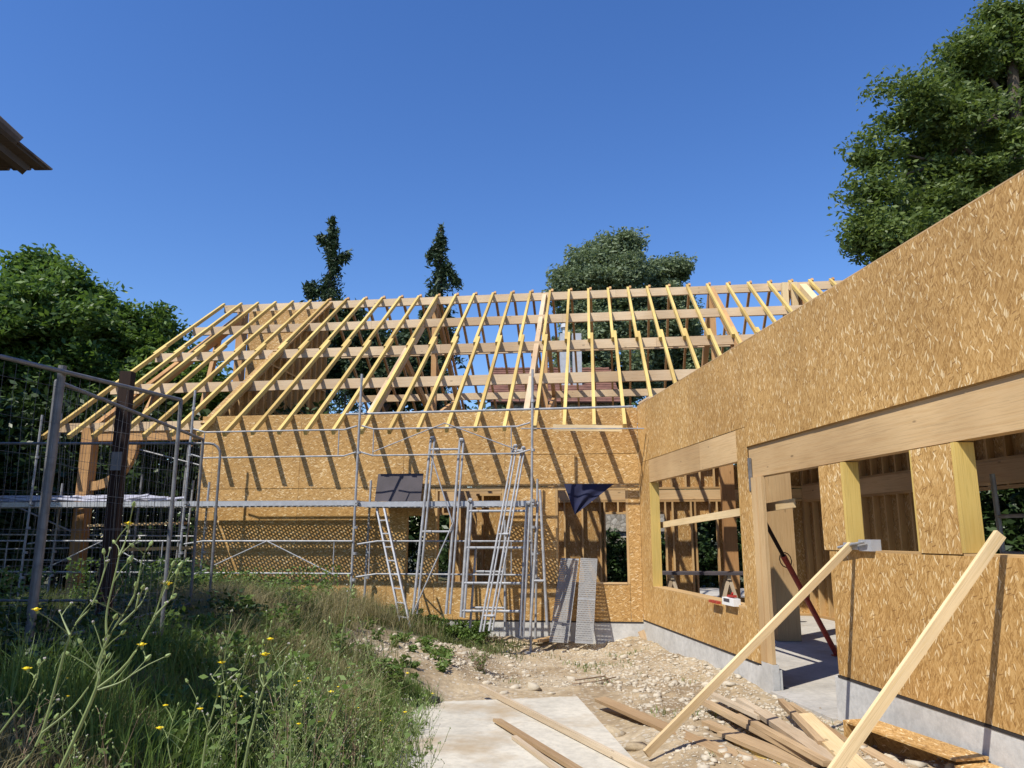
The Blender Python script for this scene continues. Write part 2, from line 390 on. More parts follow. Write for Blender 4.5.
# right wall
sheets(R, [(0, .7, .155, 3.21), (0, .58, 3.21, 4.37), (.58, 3.05, 3.21, 4.37), (3.05, 5.3, 3.21, 4.37), (4.97, 5.3, .155, 3.21), (5.3, 5.395, .155, 2.515), (.7, 2.9, .155, .82), (2.9, 4.97, .155, .82),
           (5.3, 7.1, 2.935, 4.37), (7.1, 9.6, 2.935, 4.37), (9.6, 12.1, 2.935, 4.37), (12.1, 14, 2.935, 4.37),
           (7.18, 7.63, 1.605, 2.51), (8.83, 9.36, 1.605, 2.51), (12.3, 14, 1.605, 2.51), (7.28, 9.6, .345, 1.60), (9.6, 12.1, .345, 1.60), (12.1, 14, .345, 1.60)],
       'wall_sheathing', M['osbv'])
mb = MB()
for a0, a1, z0, z1 in [(.0, .68, .16, 4.3), (.7, 4.97, .16, .79), (4.972, 5.28, .16, 2.92), (7.3, 14, .36, 1.57), (7.2, 7.6, 1.6, 2.5), (8.85, 9.33, 1.6, 2.5), (.02, 14, 3.22, 4.33), (4.98, 14, 2.93, 3.22)]:
    mb.fbox(R, a0, a1, -.16, -.022, z0, z1)
mb.build('wall_framing', M['stud'], bd)
mb = MB(); mb.fbox(R, 0, 14, -.17, -.004, 4.372, 4.385); mb.build('top_plate', M['beam'], bd)
for a0, a1, z0, z1, o in [(.60, 5.24, 2.775, 3.205, -.004)]:
    mb = MB(); mb.fbox(R, a0, a0 + 2.9, -.12, o, z0, z1, False); mb.fbox(R, a0 + 2.903, 4.97, -.12, o - .002, z0, z1, False); mb.build('lintel_beam', M['beam'], bd, bevel=.003)
mb = MB(); mb.fbox(R, 5.302, 14, -.16, -.03, 2.52, 2.928, False); mb.build('lintel_beam', M['beam'], bd, bevel=.004)
mb = MB(); mb.fbox(R, 5.40, 5.55, -.05, .006, .2, 2.515, False); mb.fbox(R, 5.555, 5.70, -.05, -.004, .2, 2.515, False); mb.build('door_post', M['beam'], bd, bevel=.004)
mb = MB(); mb.fbox(R, 5.34, 5.395, -.02, .009, 2.34, 2.78, False); mb.build('post_strap', M['fence'], bd)
# jambs at the far side of each opening
for a, z0, z1 in [(.70, .825, 2.77), (7.63, 1.62, 2.51), (9.36, 1.62, 2.51)]:
    mb = MB(); mb.fbox(R, a + .002, a + .05, -.175, -.003, z0, z1, False); mb.build('jamb', M['yellow'], bd, bevel=.003)
for a, z0, z1 in [(4.92, .825, 2.77), (8.78, 1.62, 2.51), (7.26, -.09, 1.59)]:
    mb = MB(); mb.fbox(R, a, a + .045, -.22, -.02, z0, z1, False); mb.build('jamb', M['yellow'], bd, bevel=.003)
for a0, a1, z in [(.72, 4.96, .80), (7.64, 8.82, 1.585), (9.38, 12.28, 1.585)]:
    mb = MB(); mb.fbox(R, a0, a1, -.24, -.001, z, z + .03, False); mb.build('sill', M['stud'], bd)
# dark membrane strip under the sheets, concrete upstand
mb = MB(); mb.fbox(R, 0, 5.3, -.1, .008, .135, .152); mb.fbox(R, 7.27, 14, -.1, .008, .322, .342); mb.fbox(B, 0, 9.5, -.1, .008, .088, .107); mb.build('sole_membrane', M['black'], bd)
mb = MB(); mb.fbox(R, -.0, 5.70, -.12, .002, -.8, .133); mb.fbox(R, 5.402, 5.71, -.08, .008, -.8, .197); mb.fbox(R, 7.2, 14, -.25, .002, -.8, .32); mb.fbox(B, .0, 9.48, -.25, .001, -.8, .086); mb.build('foundation', M['concrete'], bd, bevel=.006)
mb = MB(); mb.fbox(R, 5.6, 14, -7.2, -.06, -.55, -.10); mb.fbox(R, 5.73, 7.19, -.058, .06, -.7, -.10); mb.fbox(B, -9, 9.3, -14, -.14, -.55, -.104); mb.fbox(R, 0, 5.58, -7.2, -.252, -.55, -.107)
mb.build('floor_slab', M['floor'], bd, bevel=.008)
# back wall
sheets(B, [(0, .24, .11, 2.755), (.24, 1.70, .11, .825), (1.70, 2.76, .11, 2.755), (0, 1.3, 2.76, 3.41), (1.3, 2.74, 2.76, 3.41), (0, 2.74, 3.415, 4.36), (2.76, 4.2, .11, .815), (2.74, 4.9, 2.76, 4.36),
           (4.2, 4.45, .11, 2.755), (4.45, 4.78, .11, .95), (4.45, 4.78, 2.16, 2.755), (4.78, 5.2, .11, 2.755), (4.9, 7.2, 2.76, 4.36), (5.2, 7.2, .11, 2.755), (7.2, 9.5, 2.76, 4.36), (7.2, 9.5, .11, 2.755)], 'wall_sheathing', M['osb'])
mb = MB()
for a0, a1, z0, z1 in [(.02, .23, .12, 2.75), (.24, 1.7, .12, .80), (1.72, 2.75, .12, 2.75), (.02, 9.45, 2.79, 4.2), (2.8, 4.2, .12, .79), (4.25, 4.44, .12, 2.75), (4.8, 9.45, .12, 2.75), (4.45, 4.8, .12, .93)]:
    mb.fbox(B, a0, a1, -.16, -.022, z0, z1)
mb.build('wall_framing', M['stud'], bd)
for a0, a1, z0, z1 in [(.24, 1.70, .83, 2.75), (2.76, 4.2, .82, 2.75)]:
    mb = MB(); mb.fbox(B, a0, a0 + .045, -.2, -.002, z0, z1, False); mb.fbox(B, a1 - .045, a1, -.2, -.002, z0, z1, False)
    mb.fbox(B, a0 + .05, a1 - .05, -.2, -.002, z1 - .07, z1, False); mb.build('window_frame', M['stud'], bd)
    mb = MB(); mb.fbox(B, a0 + .05, a1 - .05, -.2, .01, z0 - .008, z0 + .02, False); mb.build('sill', M['beam'], bd)
# roof geometry: rafter undersides lie on z = ZR + .7 * depth
ZR, SL, DR = 4.27, .70, 7.0
def roof(d): return ZR + SL * d if d <= DR else ZR + SL * (2 * DR - d)
# purlins (front slope, ridge, back slope)
for d, a0, a1 in [(0.0, -.2, 13.0), (1.75, -5.5, 13.0), (3.5, -6.2, 13.0), (5.25, -7.5, 13.0), (7.0, -9, 13.0), (8.75, -9, 9.6), (10.5, -9, 9.6), (12.25, -9, 9.6), (14.0, -9, 9.6)]:
    mb = MB(); jn = -1.6 + (d * 3.7) % 4
    h = .24 if d else .2
    for s0, s1 in ((a0, jn), (jn + .004, jn + 5.6), (jn + 5.604, a1)):
        mb.beam(B.p(s0, -d - (.06 if d == 0 else 0), roof(d) - .003), B.p(s1, -d - (.06 if d == 0 else 0), roof(d) - .003), .10, h)
    mb.build('purlin', M['purlin'], bd, bevel=.004)
# rafters, each in two lengths lapped at the middle purlin
up = Vector((0, 0, 1))
RS = .5966
def SK(d): return -.027 * (DR - d) if d < DR else 0
def rafter_piece(a, d0, d1, w=.068, h=.10, lift=.0):
    mb = MB(); z0, z1 = roof(d0), roof(d1)
    if d0 >= DR and d1 > DR: z0, z1 = roof(d0), roof(d1)
    mb.beam(B.p(a + SK(d0), -d0, z0 + h * 1.22 + lift), B.p(a + SK(d1), -d1, z1 + h * 1.22 + lift), w, h)
    return mb
for i in range(34):
    a = 13.0 - i * RS + random.uniform(-.012, .012)
    lo = -.70 + random.uniform(-.03, .03)
    if a < .12: lo = max(.15, -a * 1.0 + .1) if a > -3.2 else 3.2
    if a > -3.2: rafter_piece(a, lo, 3.72 + random.uniform(-.06, .06)).build('rafter', M['rafter'], bd)
    rafter_piece(a + .07, max(3.30, lo) + random.uniform(-.05, .05), DR + .03).build('rafter', M['rafter'], bd)
    if a < 9.7: rafter_piece(a + .0, DR, 14.5).build('rafter', M['truss'], bd)
# trusses
def truss(a, m, rear=True, heavy=.12, front_only=False):
    par = bd
    w = heavy
    mb = MB(); mb.beam(B.p(a + SK(0), -.02, roof(0) - .02), B.p(a, -DR + .06, roof(DR) - .06), w, .24); mb.build('principal_rafter', m, par, bevel=.004)
    if rear:
        mb = MB(); mb.beam(B.p(a, -DR - .06, roof(DR) - .06), B.p(a, -14, roof(14) - .02), w, .24); mb.build('principal_rafter', M['truss'], par)
    mb = MB(); mb.fbox(B, a - .08, a + .08, -DR - .09, -DR + .09, 4.38, roof(DR) - .28, False); mb.build('king_post', M['truss'], par, bevel=.004)
    for d in (3.5, 10.5):
        if d > DR and not rear: continue
        mb = MB(); mb.beam(B.p(a, -DR + (.1 if d < DR else -.1), 5.3), B.p(a, -d, roof(d) - .3), .10, .2, top=False); mb.build('strut', M['truss'], par)
    mb = MB(); mb.beam(B.p(a, -.1, 4.36), B.p(a, -(14 if rear else DR + .1), 4.36), .11, .26); mb.build('tie_beam', M['truss'], par)
truss(5.95, M['purlin']); truss(2.50, M['purlin']); truss(-2.55, M['truss'], heavy=.16); truss(-5.2, M['fresh'], heavy=.2)
mb = MB(); mb.fbox(B, -4.72, -4.55, -6.9, -6.7, 7.6, 9.1, False); mb.fbox(B, -4.98, -4.81, -6.9, -6.7, 7.6, 9.1, False); mb.build('post_pair', M['fresh'], bd)
# porch truss on its post
mb = MB(); mb.beam(B.p(12.35, -.02, roof(0) - .22), B.p(12.35, -DR, roof(DR) - .22), .14, .30); mb.build('principal_rafter', M['truss'], bd)
mb = MB(); mb.fbox(B, 12.12, 12.38, -.26, 0, .0, 4.16, False); mb.build('porch_post', M['truss'], bd, bevel=.006)
mb = MB(); mb.fbox(B, 9.52, 12.1, -.22, -.04, 3.86, 4.17, False); mb.build('porch_beam', M['truss'], bd, bevel=.006)
mb = MB()
pts = [(11.15 + .95 * (1 - math.cos(t_)), 3.85 - 1.0 * math.sin(t_)) for t_ in [k * math.pi / 2 / 8 for k in range(9)]]
for (a0, z0), (a1, z1) in zip(pts[:-1], pts[1:]): mb.beam(B.p(a0, -.13, z0), B.p(a1, -.13, z1), .12, .2, top=False)
mb.build('curved_brace', M['truss'], bd)
for d in (1.9, 4.6):
    mb = MB(); mb.beam(B.p(12.35, -d, 4.2), B.p(12.35, -d - 1.0, roof(d + 1.0) - .45), .12, .16, top=False); mb.build('strut', M['truss'], bd)
mb = MB(); mb.beam(B.p(12.35, -.2, 4.15), B.p(12.35, -DR, 4.15), .14, .28); mb.build('tie_beam', M['truss'], bd)
mb = MB(); mb.fbox(B, 12.22, 12.48, -7.1, -6.85, 0, 8.9, False); mb.build('porch_post', M['truss'], bd)
# gable wall, stud side facing right
mb = MB(); GA = 9.42
nseg = 12
for i in range(nseg):
    d0, d1 = .15 + i * (DR - .15) / nseg, .15 + (i + 1) * (DR - .15) / nseg
    za, zb = roof(d0) - .16, roof(d1) - .16
    for a_ in (GA + .10, GA + .118):
        P = [B.p(a_, -d0, -.1), B.p(a_, -d1, -.1), B.p(a_, -d1, zb), B.p(a_, -d0, za)]
        uvs = [(-.1, d0), (-.1, d1), (zb, d1), (za, d0)]
        if a_ == GA + .10: P.reverse(); uvs.reverse()
        mb.face(P, uvs)
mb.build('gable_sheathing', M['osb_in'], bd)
mb = MB()
d = .2
while d < DR:
    mb.fbox(B, GA, GA + .098, -d - .045, -d, -.1, roof(d) - .17, False); d += .42
for zz in (2.7, 4.25, 6.2): mb.fbox(B, GA + .001, GA + .097, -DR, -max(.2, (zz - ZR + .3) / SL), zz, zz + .045, False)
mb.build('gable_studs', M['stud'], bd)
mb = MB(); mb.beam(B.p(GA - .08, .1, roof(-.1) - .001), B.p(GA + .0, -3.4, roof(3.4) - .001), .30, .05); mb.beam(B.p(GA + .03, -3.42, roof(3.42) + .012), B.p(GA + .03, -DR + .06, roof(DR - .06) + .012), .26, .05)
mb.build('gable_capping', M['osb_in'], bd)
mb = MB(); mb.fbox(B, GA + .13, 12.0, -6.72, -6.70, 6.1, 8.85); mb.fbox(B, 11.3, 12.0, -6.74, -6.725, 4.4, 6.1); mb.build('attic_screen', M['osb'], bd)
mb = MB(); mb.fbox(B, GA + .13, GA + .2, -6.70, -5.3, 5.6, 7.8); mb.build('attic_cheek', M['osb_in'], bd)
# interior partitions: studs towards the viewer, boards behind
def stud_wall(fr, a0, a1, o, z0, z1, holes, step=.45, m=None):
    mb = MB(); cuts = sorted({a0, a1, *[h[0] for h in holes], *[h[1] for h in holes]})
    for c0, c1 in zip(cuts[:-1], cuts[1:]):
        mid = (c0 + c1) / 2; hs = [h for h in holes if h[0] <= mid <= h[1]]
        if hs:
            if hs[0][2] > z0: mb.fbox(fr, c0, c1, o - .02, o, z0, hs[0][2])
            if hs[0][3] < z1: mb.fbox(fr, c0, c1, o - .02, o, hs[0][3], z1)
        else: mb.fbox(fr, c0, c1, o - .02, o, z0, z1)
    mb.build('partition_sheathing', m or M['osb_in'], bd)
    mb = MB(); a = a0
    edges = [h[0] - .05 for h in holes] + [h[1] for h in holes]
    def inhole(x, z): return any(h[0] - .01 < x + .02 < h[1] + .01 and h[2] < z < h[3] for h in holes)
    pos = edges[:]
    while a < a1: pos.append(a); a += step
    for p_ in pos:
        hs = [h for h in holes if h[0] <= p_ + .02 <= h[1]]
        zz = [(z0, z1)] if not hs else [(z0, hs[0][2]), (hs[0][3], z1)]
        for q0, q1 in zz:
            if q1 - q0 > .05: mb.fbox(fr, p_, p_ + .045, o + .001, o + .13, q0 + .05, q1 - .05, False)
    mb.fbox(fr, a0, a1, o + .001, o + .131, z1 - .05, z1, False)
    mb.fbox(fr, a0, a1, o + .001, o + .131, z0, z0 + .05, False)
    for h in holes:
        mb.fbox(fr, h[0], h[1], o + .002, o + .128, h[2] - .05, h[2], False); mb.fbox(fr, h[0], h[1], o + .002, o + .128, h[3], h[3] + .05, False)
    mb.build('partition_studs', M['stud'], bd)
stud_wall(B, -4.1, 9.3, -4.1, -.1, 2.65, [(.20, .74, .2, 2.30), (-.72, -.50, .3, 2.3), (-1.98, -1.50, .3, 2.2), (-3.1, -2.3, .3, 2.2), (4.75, 6.2, .2, 2.3)])
mb = MB(); mb.fbox(B, -4.1, 9.3, -4.2, -4.0, 2.66, 2.9, False); mb.build('partition_beam', M['beam'], bd)
stud_wall(B, -4.1, 2.2, -4.12, 2.92, 3.5, [], .35)
stud_wall(B, 1.75, 3.6, -1.6, -.1, 2.7, [], .42)
stud_wall(R, -2.8, 14, -5.0, -.1, 2.619, [(2.4, 7.0, .9, 2.5)], .42)
mb = MB(); mb.fbox(R, -2.8, 14, -5.1, -4.86, 2.62, 2.95, False); mb.build('partition_beam', M['beam'], bd)
stud_wall(R, -2.8, 14, -5.02, 2.951, 3.95, [], .42)
# cross wall in the far room and big interior posts
mb = MB(); mb.fbox(B, -2.36, -2.06, -3.6, -3.3, -.1, 4.2, False); mb.build('interior_post', M['truss'], bd)
mb = MB(); mb.obox((4.80, 14.5, -.1), (.42, 0, 0), (0, .2, 0), (0, 0, 3.3)); mb.build('interior_post', M['beam'], bd)
mb = MB(); mb.fbox(B, -3.9, 1.0, -2.3, -2.1, 3.4, 3.65, False); mb.build('interior_beam', M['beam'], bd)
# shading roof deck and joists of the right hand wing
mb = MB(); mb.fbox(R, 5.2, 14, -7.4, -.2, 4.12, 4.14); mb.fbox(R, -2.8, 5.198, -7.4, -2.7, 4.12, 4.14); mb.build('shading_roof_deck', M['osb_in'], bd)  # unseen deck, its outline cut to darken rooms and leave sun patches
mb = MB(); a = 5.3
while a < 14: mb.fbox(R, a, a + .06, -7.3, -.2, 3.96, 4.118, False); a += .6
mb.build('roof_joists', M['stud'], bd)
mb = MB(); mb.fbox(R, 1.6, 14, -7.42, -7.3, 3.0, 3.95); mb.build('outer_wall_band', M['osb_in'], bd)

# small boards at the eave end
mb = MB(); mb.beam(B.px(553, 424.5, .75), B.px(622, 425.5, .75), .03, .12); mb.build('fascia_board', M['fresh'], bd)
mb = MB(); mb.fbox(R, .05, .75, -.4, -.02, 4.41, 4.45, False); mb.build('corner_board', M['purlin'], bd)

# ------------------------------------------------------------------ scaffold along the back wall
sc = thing('tube_scaffold', 'galvanised tube scaffold with perforated walkway along the back wall', 'scaffold', B.p(5, .5, 0))
OF, ON = 1.0, .15
def gB(a, o): p = B.p(a, o, 0); return gz(p.x, p.y)
for a, top in [(2.05, 5.0), (5.55, 5.0), (9.15, 4.75), (12.6, 4.3), (15.6, 4.3)]:
    for o in (OF, ON):
        tp = top if o == OF else 2.9
        mb = MB(); lean = -.10 if o == OF else 0
        mb.tube([B.p(a + .06, o, gB(a, o) - .02), B.p(a - .0, o, tp)], .0245)
        zz = .9
        while zz < tp - .1: mb.tube([B.p(a, o, zz), B.p(a, o, zz + .05)], .04, 8); zz += .5 if zz < 2 else .97
        st = mb.build('standard', M['galv'], sc, True)
        mb = MB(); mb.fbox(B, a - .05, a + .17, o - .08, o + .08, gB(a, o) - .04, gB(a, o) - .01); mb.build('base_plate', M['galv'], st)
def rail(pts, r=.017, name='guard_rail'):
    mb = MB(); mb.tube([B.p(*p) for p in pts], r); return mb.build(name, M['galv'], sc, True)
bays = [(2.05, 5.55), (5.55, 9.15), (9.15, 12.6), (12.6, 15.6)]
for k, (a0, a1) in enumerate(bays):
    for z0 in ([3.93, 3.40] if k < 2 else []):
        rail([(a0 + .05, OF + .03, z0), (a0 + .3, OF + .03, z0 - .07), (a1 - .3, OF + .03, z0 - .07), (a1 - .05, OF + .03, z0)], .017)
    for z0 in (1.66, 1.04): rail([(a0 + .05, OF + .03, z0), (a0 + .5, OF + .03, z0), (a1 - .45, OF + .03, z0), (a1 - .05, OF + .03, z0 - .06)], .017)
    mid = (a0 + a1) / 2
    if k > 0: rail([(a0 + .3, OF + .05, .98), (mid, OF + .05, 1.66)], .012, 'brace'); rail([(mid, OF + .05, 1.66), (a1 - .3, OF + .05, 1.0)], .012, 'brace')
    if k == 0: rail([(a0 + .3, OF + .05, 3.4), (mid, OF + .05, 3.95)], .011, 'brace'); rail([(mid, OF + .05, 3.95), (a1 - .3, OF + .05, 3.4)], .011, 'brace')
    for a_ in (a0 + .42, a1 - .3):
        rail([(a_, OF + .03, 1.04), (a_, OF + .03, 1.66)], .011)
        if k < 2: rail([(a_, OF + .03, 3.33), (a_, OF + .03, 3.86)], .011)
for a_ in (2.05, 5.55, 9.15, 12.6, 15.6): rail([(a_, ON - .02, 2.36), (a_, OF + .04, 2.36)], .022, 'transom')
rail([(.1, .88, 4.23), (5.9, .86, 4.20)], .024, 'long_tube')
rail([(-.1, .84, 3.80), (2.3, .86, 3.84)], .013, 'guard_rail')
for k, (a0, a1) in enumerate(bays):
    for j, (o0, o1) in enumerate([(.22, .57), (.60, .96)]):
        z1 = 2.455 - .03 * (k == 0)
        mb = MB(); mb.fbox(B, a0 + .03, a1 - .03, o0, o1, z1 - .004, z1)
        dk = mb.build('deck_plank', M['perf'], sc)
        mb = MB()
        for q in (o0, o1 - .004): mb.fbox(B, a0 + .03, a1 - .03, q - .001, q + .003, z1 - .10, z1 + .002)
        mb.build('plank_edge', M['alu'], dk)
# wooden boards & wrapped plastic on the left end of the walkway
mb = MB()
random.seed(3)
for j in range(10):
    a0 = 9.3 + random.random() * 1.0; o = .1 + random.random() * .6
    pts = [B.p(a0 + k * .7, o + random.uniform(-.1, .1), 2.52 + random.uniform(-.03, .09)) for k in range(9)]
    mb.tube(pts, .028, 5)
tag(mb.build('plastic_strips', simple('crumpled_plastic', (.50, .50, .58), .35, .1, .2, 20), None), 'crumpled pale plastic strips lying on the walkway behind the fence', 'plastic sheet')
mb = MB(); mb.beam(B.p(9.4, .55, 2.05), B.p(11.6, .5, 2.0), .15, .05); mb.beam(B.p(9.3, -.3, 1.55), B.p(11.3, -.3, 1.5), .1, .07)
tag(mb.build('scaffold_boards', M['beam'], None), 'short timber boards slung under the walkway beside the porch post', 'boards')
# second scaffold further left behind the fence
s2 = thing('tube_scaffold', 'galvanised scaffold standing inside the open porch behind the orange post', 'scaffold', B.p(11, -1.5, 0))
for (a, o, top) in [(10.6, -1.4, 4.0), (11.6, -1.2, 3.2), (13.4, -.6, 4.6), (10.0, -.7, 3.0)]:
    mb = MB(); mb.tube([B.p(a + .1, o, gB(a, o) - .1), B.p(a, o, top)], .024); mb.build('standard', M['galv'], s2, True)
for (p, q) in [((9.8, -1.3, 3.3), (12.2, -1.3, 3.9)), ((9.6, -1.0, 1.75), (15.5, -.8, 1.8)), ((9.8, -1.0, 1.2), (15.5, -.8, 1.22)), ((12, -.6, 1.5), (15.5, -.5, 1.45)), ((15.2, -.2, 2.9), (11.6, -.2, 1.5))]:
    mb = MB(); mb.tube([B.p(*p), B.p(*q)], .018); mb.build('rail', M['galv'], s2, True)

# ------------------------------------------------------------------ things leaning on the scaffold
def T2(name, label, cat, p, group=None): return thing(name, label, cat, p, group)
# aluminium ladder
p0, p1 = B.px(402, 612, 1.35), B.px(377, 509, .86); p0.z = gz(p0.x, p0.y) + .02
ld = T2('ladder', 'aluminium ladder leaning against the walkway near the dark grey board', 'ladder', p0)
sd = (B.d * -.24 + B.n * .24)
for k in (0, 1):
    mb = MB(); mb.beam(p0 + sd * k, p1 + sd * k * .9, .03, .075, B.n, False); mb.build('stile', M['alu'], ld)
for k in range(8):
    q = p0.lerp(p1, (k + .7) / 8.6); mb = MB(); mb.tube([q, q + sd * .95], .015, 6); mb.build('rung', M['alu'], ld)
def frame_thing(label, Lb, Lt, Rb, Rt, bars, ob, ot, grp, double=.0, r=.024, diag=False):
    lb, lt, rb, rt = B.px(*Lb, ob), B.px(*Lt, ot), B.px(*Rb, ob), B.px(*Rt, ot)
    t = T2('access_frame', label, 'scaffold frame', lb, grp)
    for (p, q) in ((lb, lt), (rb, rt)):
        mb = MB(); mb.tube([p, q], r); u_ = mb.build('upright', M['galv'], t, True)
        if double:
            dd = (rb - lb).normalized() * double; mb = MB(); mb.tube([p + dd, q + dd], r * .8); mb.build('upright', M['galv'], t, True)
            mb = MB(); mb.tube([q + B.n * .02, q + dd + B.n * .02], r * 1.5, 8); mb.build('coupling', M['galv'], t, True)
    for f_ in bars:
        mb = MB(); ql = lb.lerp(lt, f_); fr_ = (ql.z - rb.z) / (rt.z - rb.z); mb.tube([ql, rb.lerp(rt, max(0.02, fr_))], r * .85); mb.build('crossbar', M['galv'], t, True)
        for f2 in (f_,):
            mb = MB(); q = lb.lerp(lt, f2); mb.tube([q + B.n * .03 + B.d * -.1, q + B.n * .03 + B.d * -.2], .026, 8); mb.build('coupling', M['galv'], t, True)
    if diag:
        a_, b_ = diag
        mb = MB(); mb.tube([lb.lerp(lt, a_[0]) + B.n * .05, rb.lerp(rt, a_[1]) + B.n * .05, lb.lerp(lt, b_[0]) + B.n * .05], r * .55); mb.build('brace', M['galv'], t, True)
    return t
G1 = 'scaffold frames leaning against the walkway'
frame_thing('tall narrow double frame with a thin zigzag brace, leaning left of the others', (413, 614), (431, 438), (446, 614), (460, 440), (.45, .93), 1.35, .9, G1, .075, .026, ((.93, .5), (.0, 0)))
frame_thing('steeply tilted lattice frame of thin tubes leaning farthest to the right', (480, 632), (514, 446), (489, 631), (522, 448), (.08, .5, .97), 1.9, .95, G1, .06, .021)
frame_thing('ladder-like frame with four level rungs standing upright behind the tilted lattice', (461, 617), (469, 500), (520, 636), (527, 503), (.05, .28, .58, .90), 1.25, .95, G1, .06, .030)
frame_thing('narrow grey frame standing against the right scaffold standard', (530, 636), (538, 502), (547, 625), (540, 490), (.4,), 1.2, .9, G1, 0, .026)
frame_thing('short frame behind the ladder-like one, its lower end in the grass', (470, 628), (476, 548), (505, 630), (505, 520), (.25, .7), 1.05, .92, G1, 0, .024)
mb = MB(); q = on_z(498, 633, gB(2.9, 1.5) + .04); mb.tube([q, on_z(526, 635, q.z)], .03)
tag(mb.build('base_tube', M['galv'], None, True), 'short galvanised tube lying on the ground at the foot of the frames', 'tube')
# perforated planks
def plank(label, c):
    bl, br, tr_, tl = c
    t = T2('walkway_plank', label, 'scaffold plank', bl, 'perforated planks leaning on the wall')
    e1 = br - bl; e2 = tl - bl; nn = e2.cross(e1).normalized()
    if nn.dot(B.n) < 0: nn = -nn
    w = e1.length; L = e2.length
    mb = MB(); mb.obox(bl, e2, e1, nn * .004); mb.build('perforated_top', M['perf2'], t)
    for s_ in (0, 1):
        mb = MB(); mb.obox(bl + e1 * (s_ * .985) - nn * .05, e2, e1 * .015, nn * .053); mb.build('side_rail', M['alu'], t)
    for s_ in (0, .5, .985):
        mb = MB(); mb.obox(bl + e2 * s_ - nn * .03, e1, e2 * .015, nn * .028); mb.build('cross_rib', M['alu'], t)
plank('left perforated grey plank leaning below the blue tarp, half in shadow', [B.px(549, 642, .75), B.px(568, 643, .75), B.px(575.5, 558, .06), B.px(561, 558, .06)])
plank('right perforated grey plank leaning below the blue tarp, more evenly sunlit', [B.px(575, 643, .75), B.px(593, 644, .75), B.px(596.5, 558, .06), B.px(580.5, 558, .06)])
# tarp
mb = MB(); A_, B_, C_ = B.px(564, 484, .03), B.px(614, 484, .03), B.px(575, 515, .10)
n_ = 22
def tp(i, j):
    u_ = i / n_; w_ = j / n_
    p = A_.lerp(B_, u_).lerp(C_, w_); sag = math.sin(math.pi * u_) * w_ * (1 - w_)
    p = p + Vector((.18 * sag, 0, .22 * sag)) * 1.0 + B.n * (.03 * math.sin(u_ * 11 + w_ * 4) * (w_ + .2) + .04)
    return p
for i in range(n_):
    for j in range(n_): mb.face([tp(i, j), tp(i + 1, j), tp(i + 1, j + 1), tp(i, j + 1)], [(0, 0)] * 4)
tarp = mb.build('tarp', M['tarp'], None); tag(tarp, 'blue triangular tarp hanging from the head of the back window', 'tarpaulin')
# dark board on walkway
mb = MB(); q0, q1, q2 = B.px(375, 498, .35), B.px(421, 498, .35), B.px(378.5, 474, .12); q0.z = q1.z = 2.46
mb.obox(q0, q1 - q0, (q2 - q0), B.n * .02); tag(mb.build('grey_board', M['dkpanel'], None), 'dark grey insulation board stood on the walkway against the osb', 'board')
# board across window, prop, box, clamp
p, q = R.px(651, 524, -.26), R.px(794, 498.5, -.26)
mb = MB(); mb.beam(p, q, .03, .11); tag(mb.build('batten', M['fresh'], None, bevel=.003), 'pale batten nailed across the inside of the large window and doorway', 'batten')
pp0 = on_z(837, 655, -.09); pp1 = R.px(765, 522, -.9)
pr = T2('steel_prop', 'red adjustable steel prop leaning in the doorway', 'prop', pp0)
md_ = pp0.lerp(pp1, .72)
mb = MB(); mb.tube([pp0, md_], .042, 12); mb.build('outer_tube', M['red'], pr, True)
mb = MB(); mb.tube([md_, pp1], .030, 12); mb.build('inner_tube', M['dark_wood'], pr, True)
mb = MB(); dd = (pp1 - pp0).normalized(); mb.tube([md_ - dd * .05, md_ + dd * .08], .045, 12); mb.build('collar', M['red'], pr, True)
mb = MB(); sdv = dd.cross(Vector((0, 1, 0))).normalized(); cyc = [md_ + (sdv * math.cos(t_) * .09 + dd * math.sin(t_) * .13) for t_ in [k * math.pi / 6 for k in range(13)]]; mb.tube(cyc, .008, 6); mb.build('handle', M['dark_wood'], pr, True)
mb = MB(); mb.obox(pp0 + Vector((-.07, -.07, -.012)), (.14, 0, 0), (0, .14, 0), (0, 0, .012)); mb.build('foot_plate', M['red'], pr)
bx0 = R.px(729, 604, -.03)
bx = T2('tool_box', 'small white box with a red tool on the sill of the large window', 'box', bx0)
e = R.d * .42
mb = MB(); mb.obox(bx0 + Z * .0, e, R.n * .10, Z * .10); mb.build('carton', M['white'], bx, bevel=.004)
mb = MB(); mb.obox(bx0 + e * .15 + Z * .045 + R.n * .101, e * .5, R.n * .002, Z * .045); mb.build('printed_patch', M['dkpanel'], bx)
mb = MB(); mb.beam(bx0 + e * .25 + Z * .12 + R.n * .04, bx0 + e * .8 + Z * .13 + R.n * .04, .05, .03, top=False); mb.tube([bx0 + e * .5 + Z * .12 + R.n * .04, bx0 + e * .6 + Z * .17 + R.n * .04], .015); mb.build('red_tool', M['redpl'], bx)
mb = MB(); p = R.px(712, 602, .04); mb.obox(p, R.d * .35, R.n * .05, Z * .035); tag(mb.build('red_level', M['red'], None), 'short red bar lying on the window sill beside the white box', 'spirit level')
# trestle table indoors
tb = T2('trestle_table', 'dark board on two trestles inside the room behind the large window', 'table', B.p(-1.6, -3, -.1))
mb = MB(); mb.fbox(B, -3.0, -.35, -3.05, -2.35, .90, .96); mb.build('table_top', M['dkpanel'], tb)
for a in (-.75, -2.0):
    mb = MB(); mb.fbox(B, a - .04, a + .04, -3.0, -2.4, .80, .895)
    mb.build('trestle_bar', M['old2'], tb)
    for so in (-2.95, -2.45):
        for sa in (-.28, .28):
            mb = MB(); mb.beam(B.p(a, so, .85), B.p(a + sa, so, -.1), .08, .04, B.n, False); mb.build('leg', M['old2'], tb)
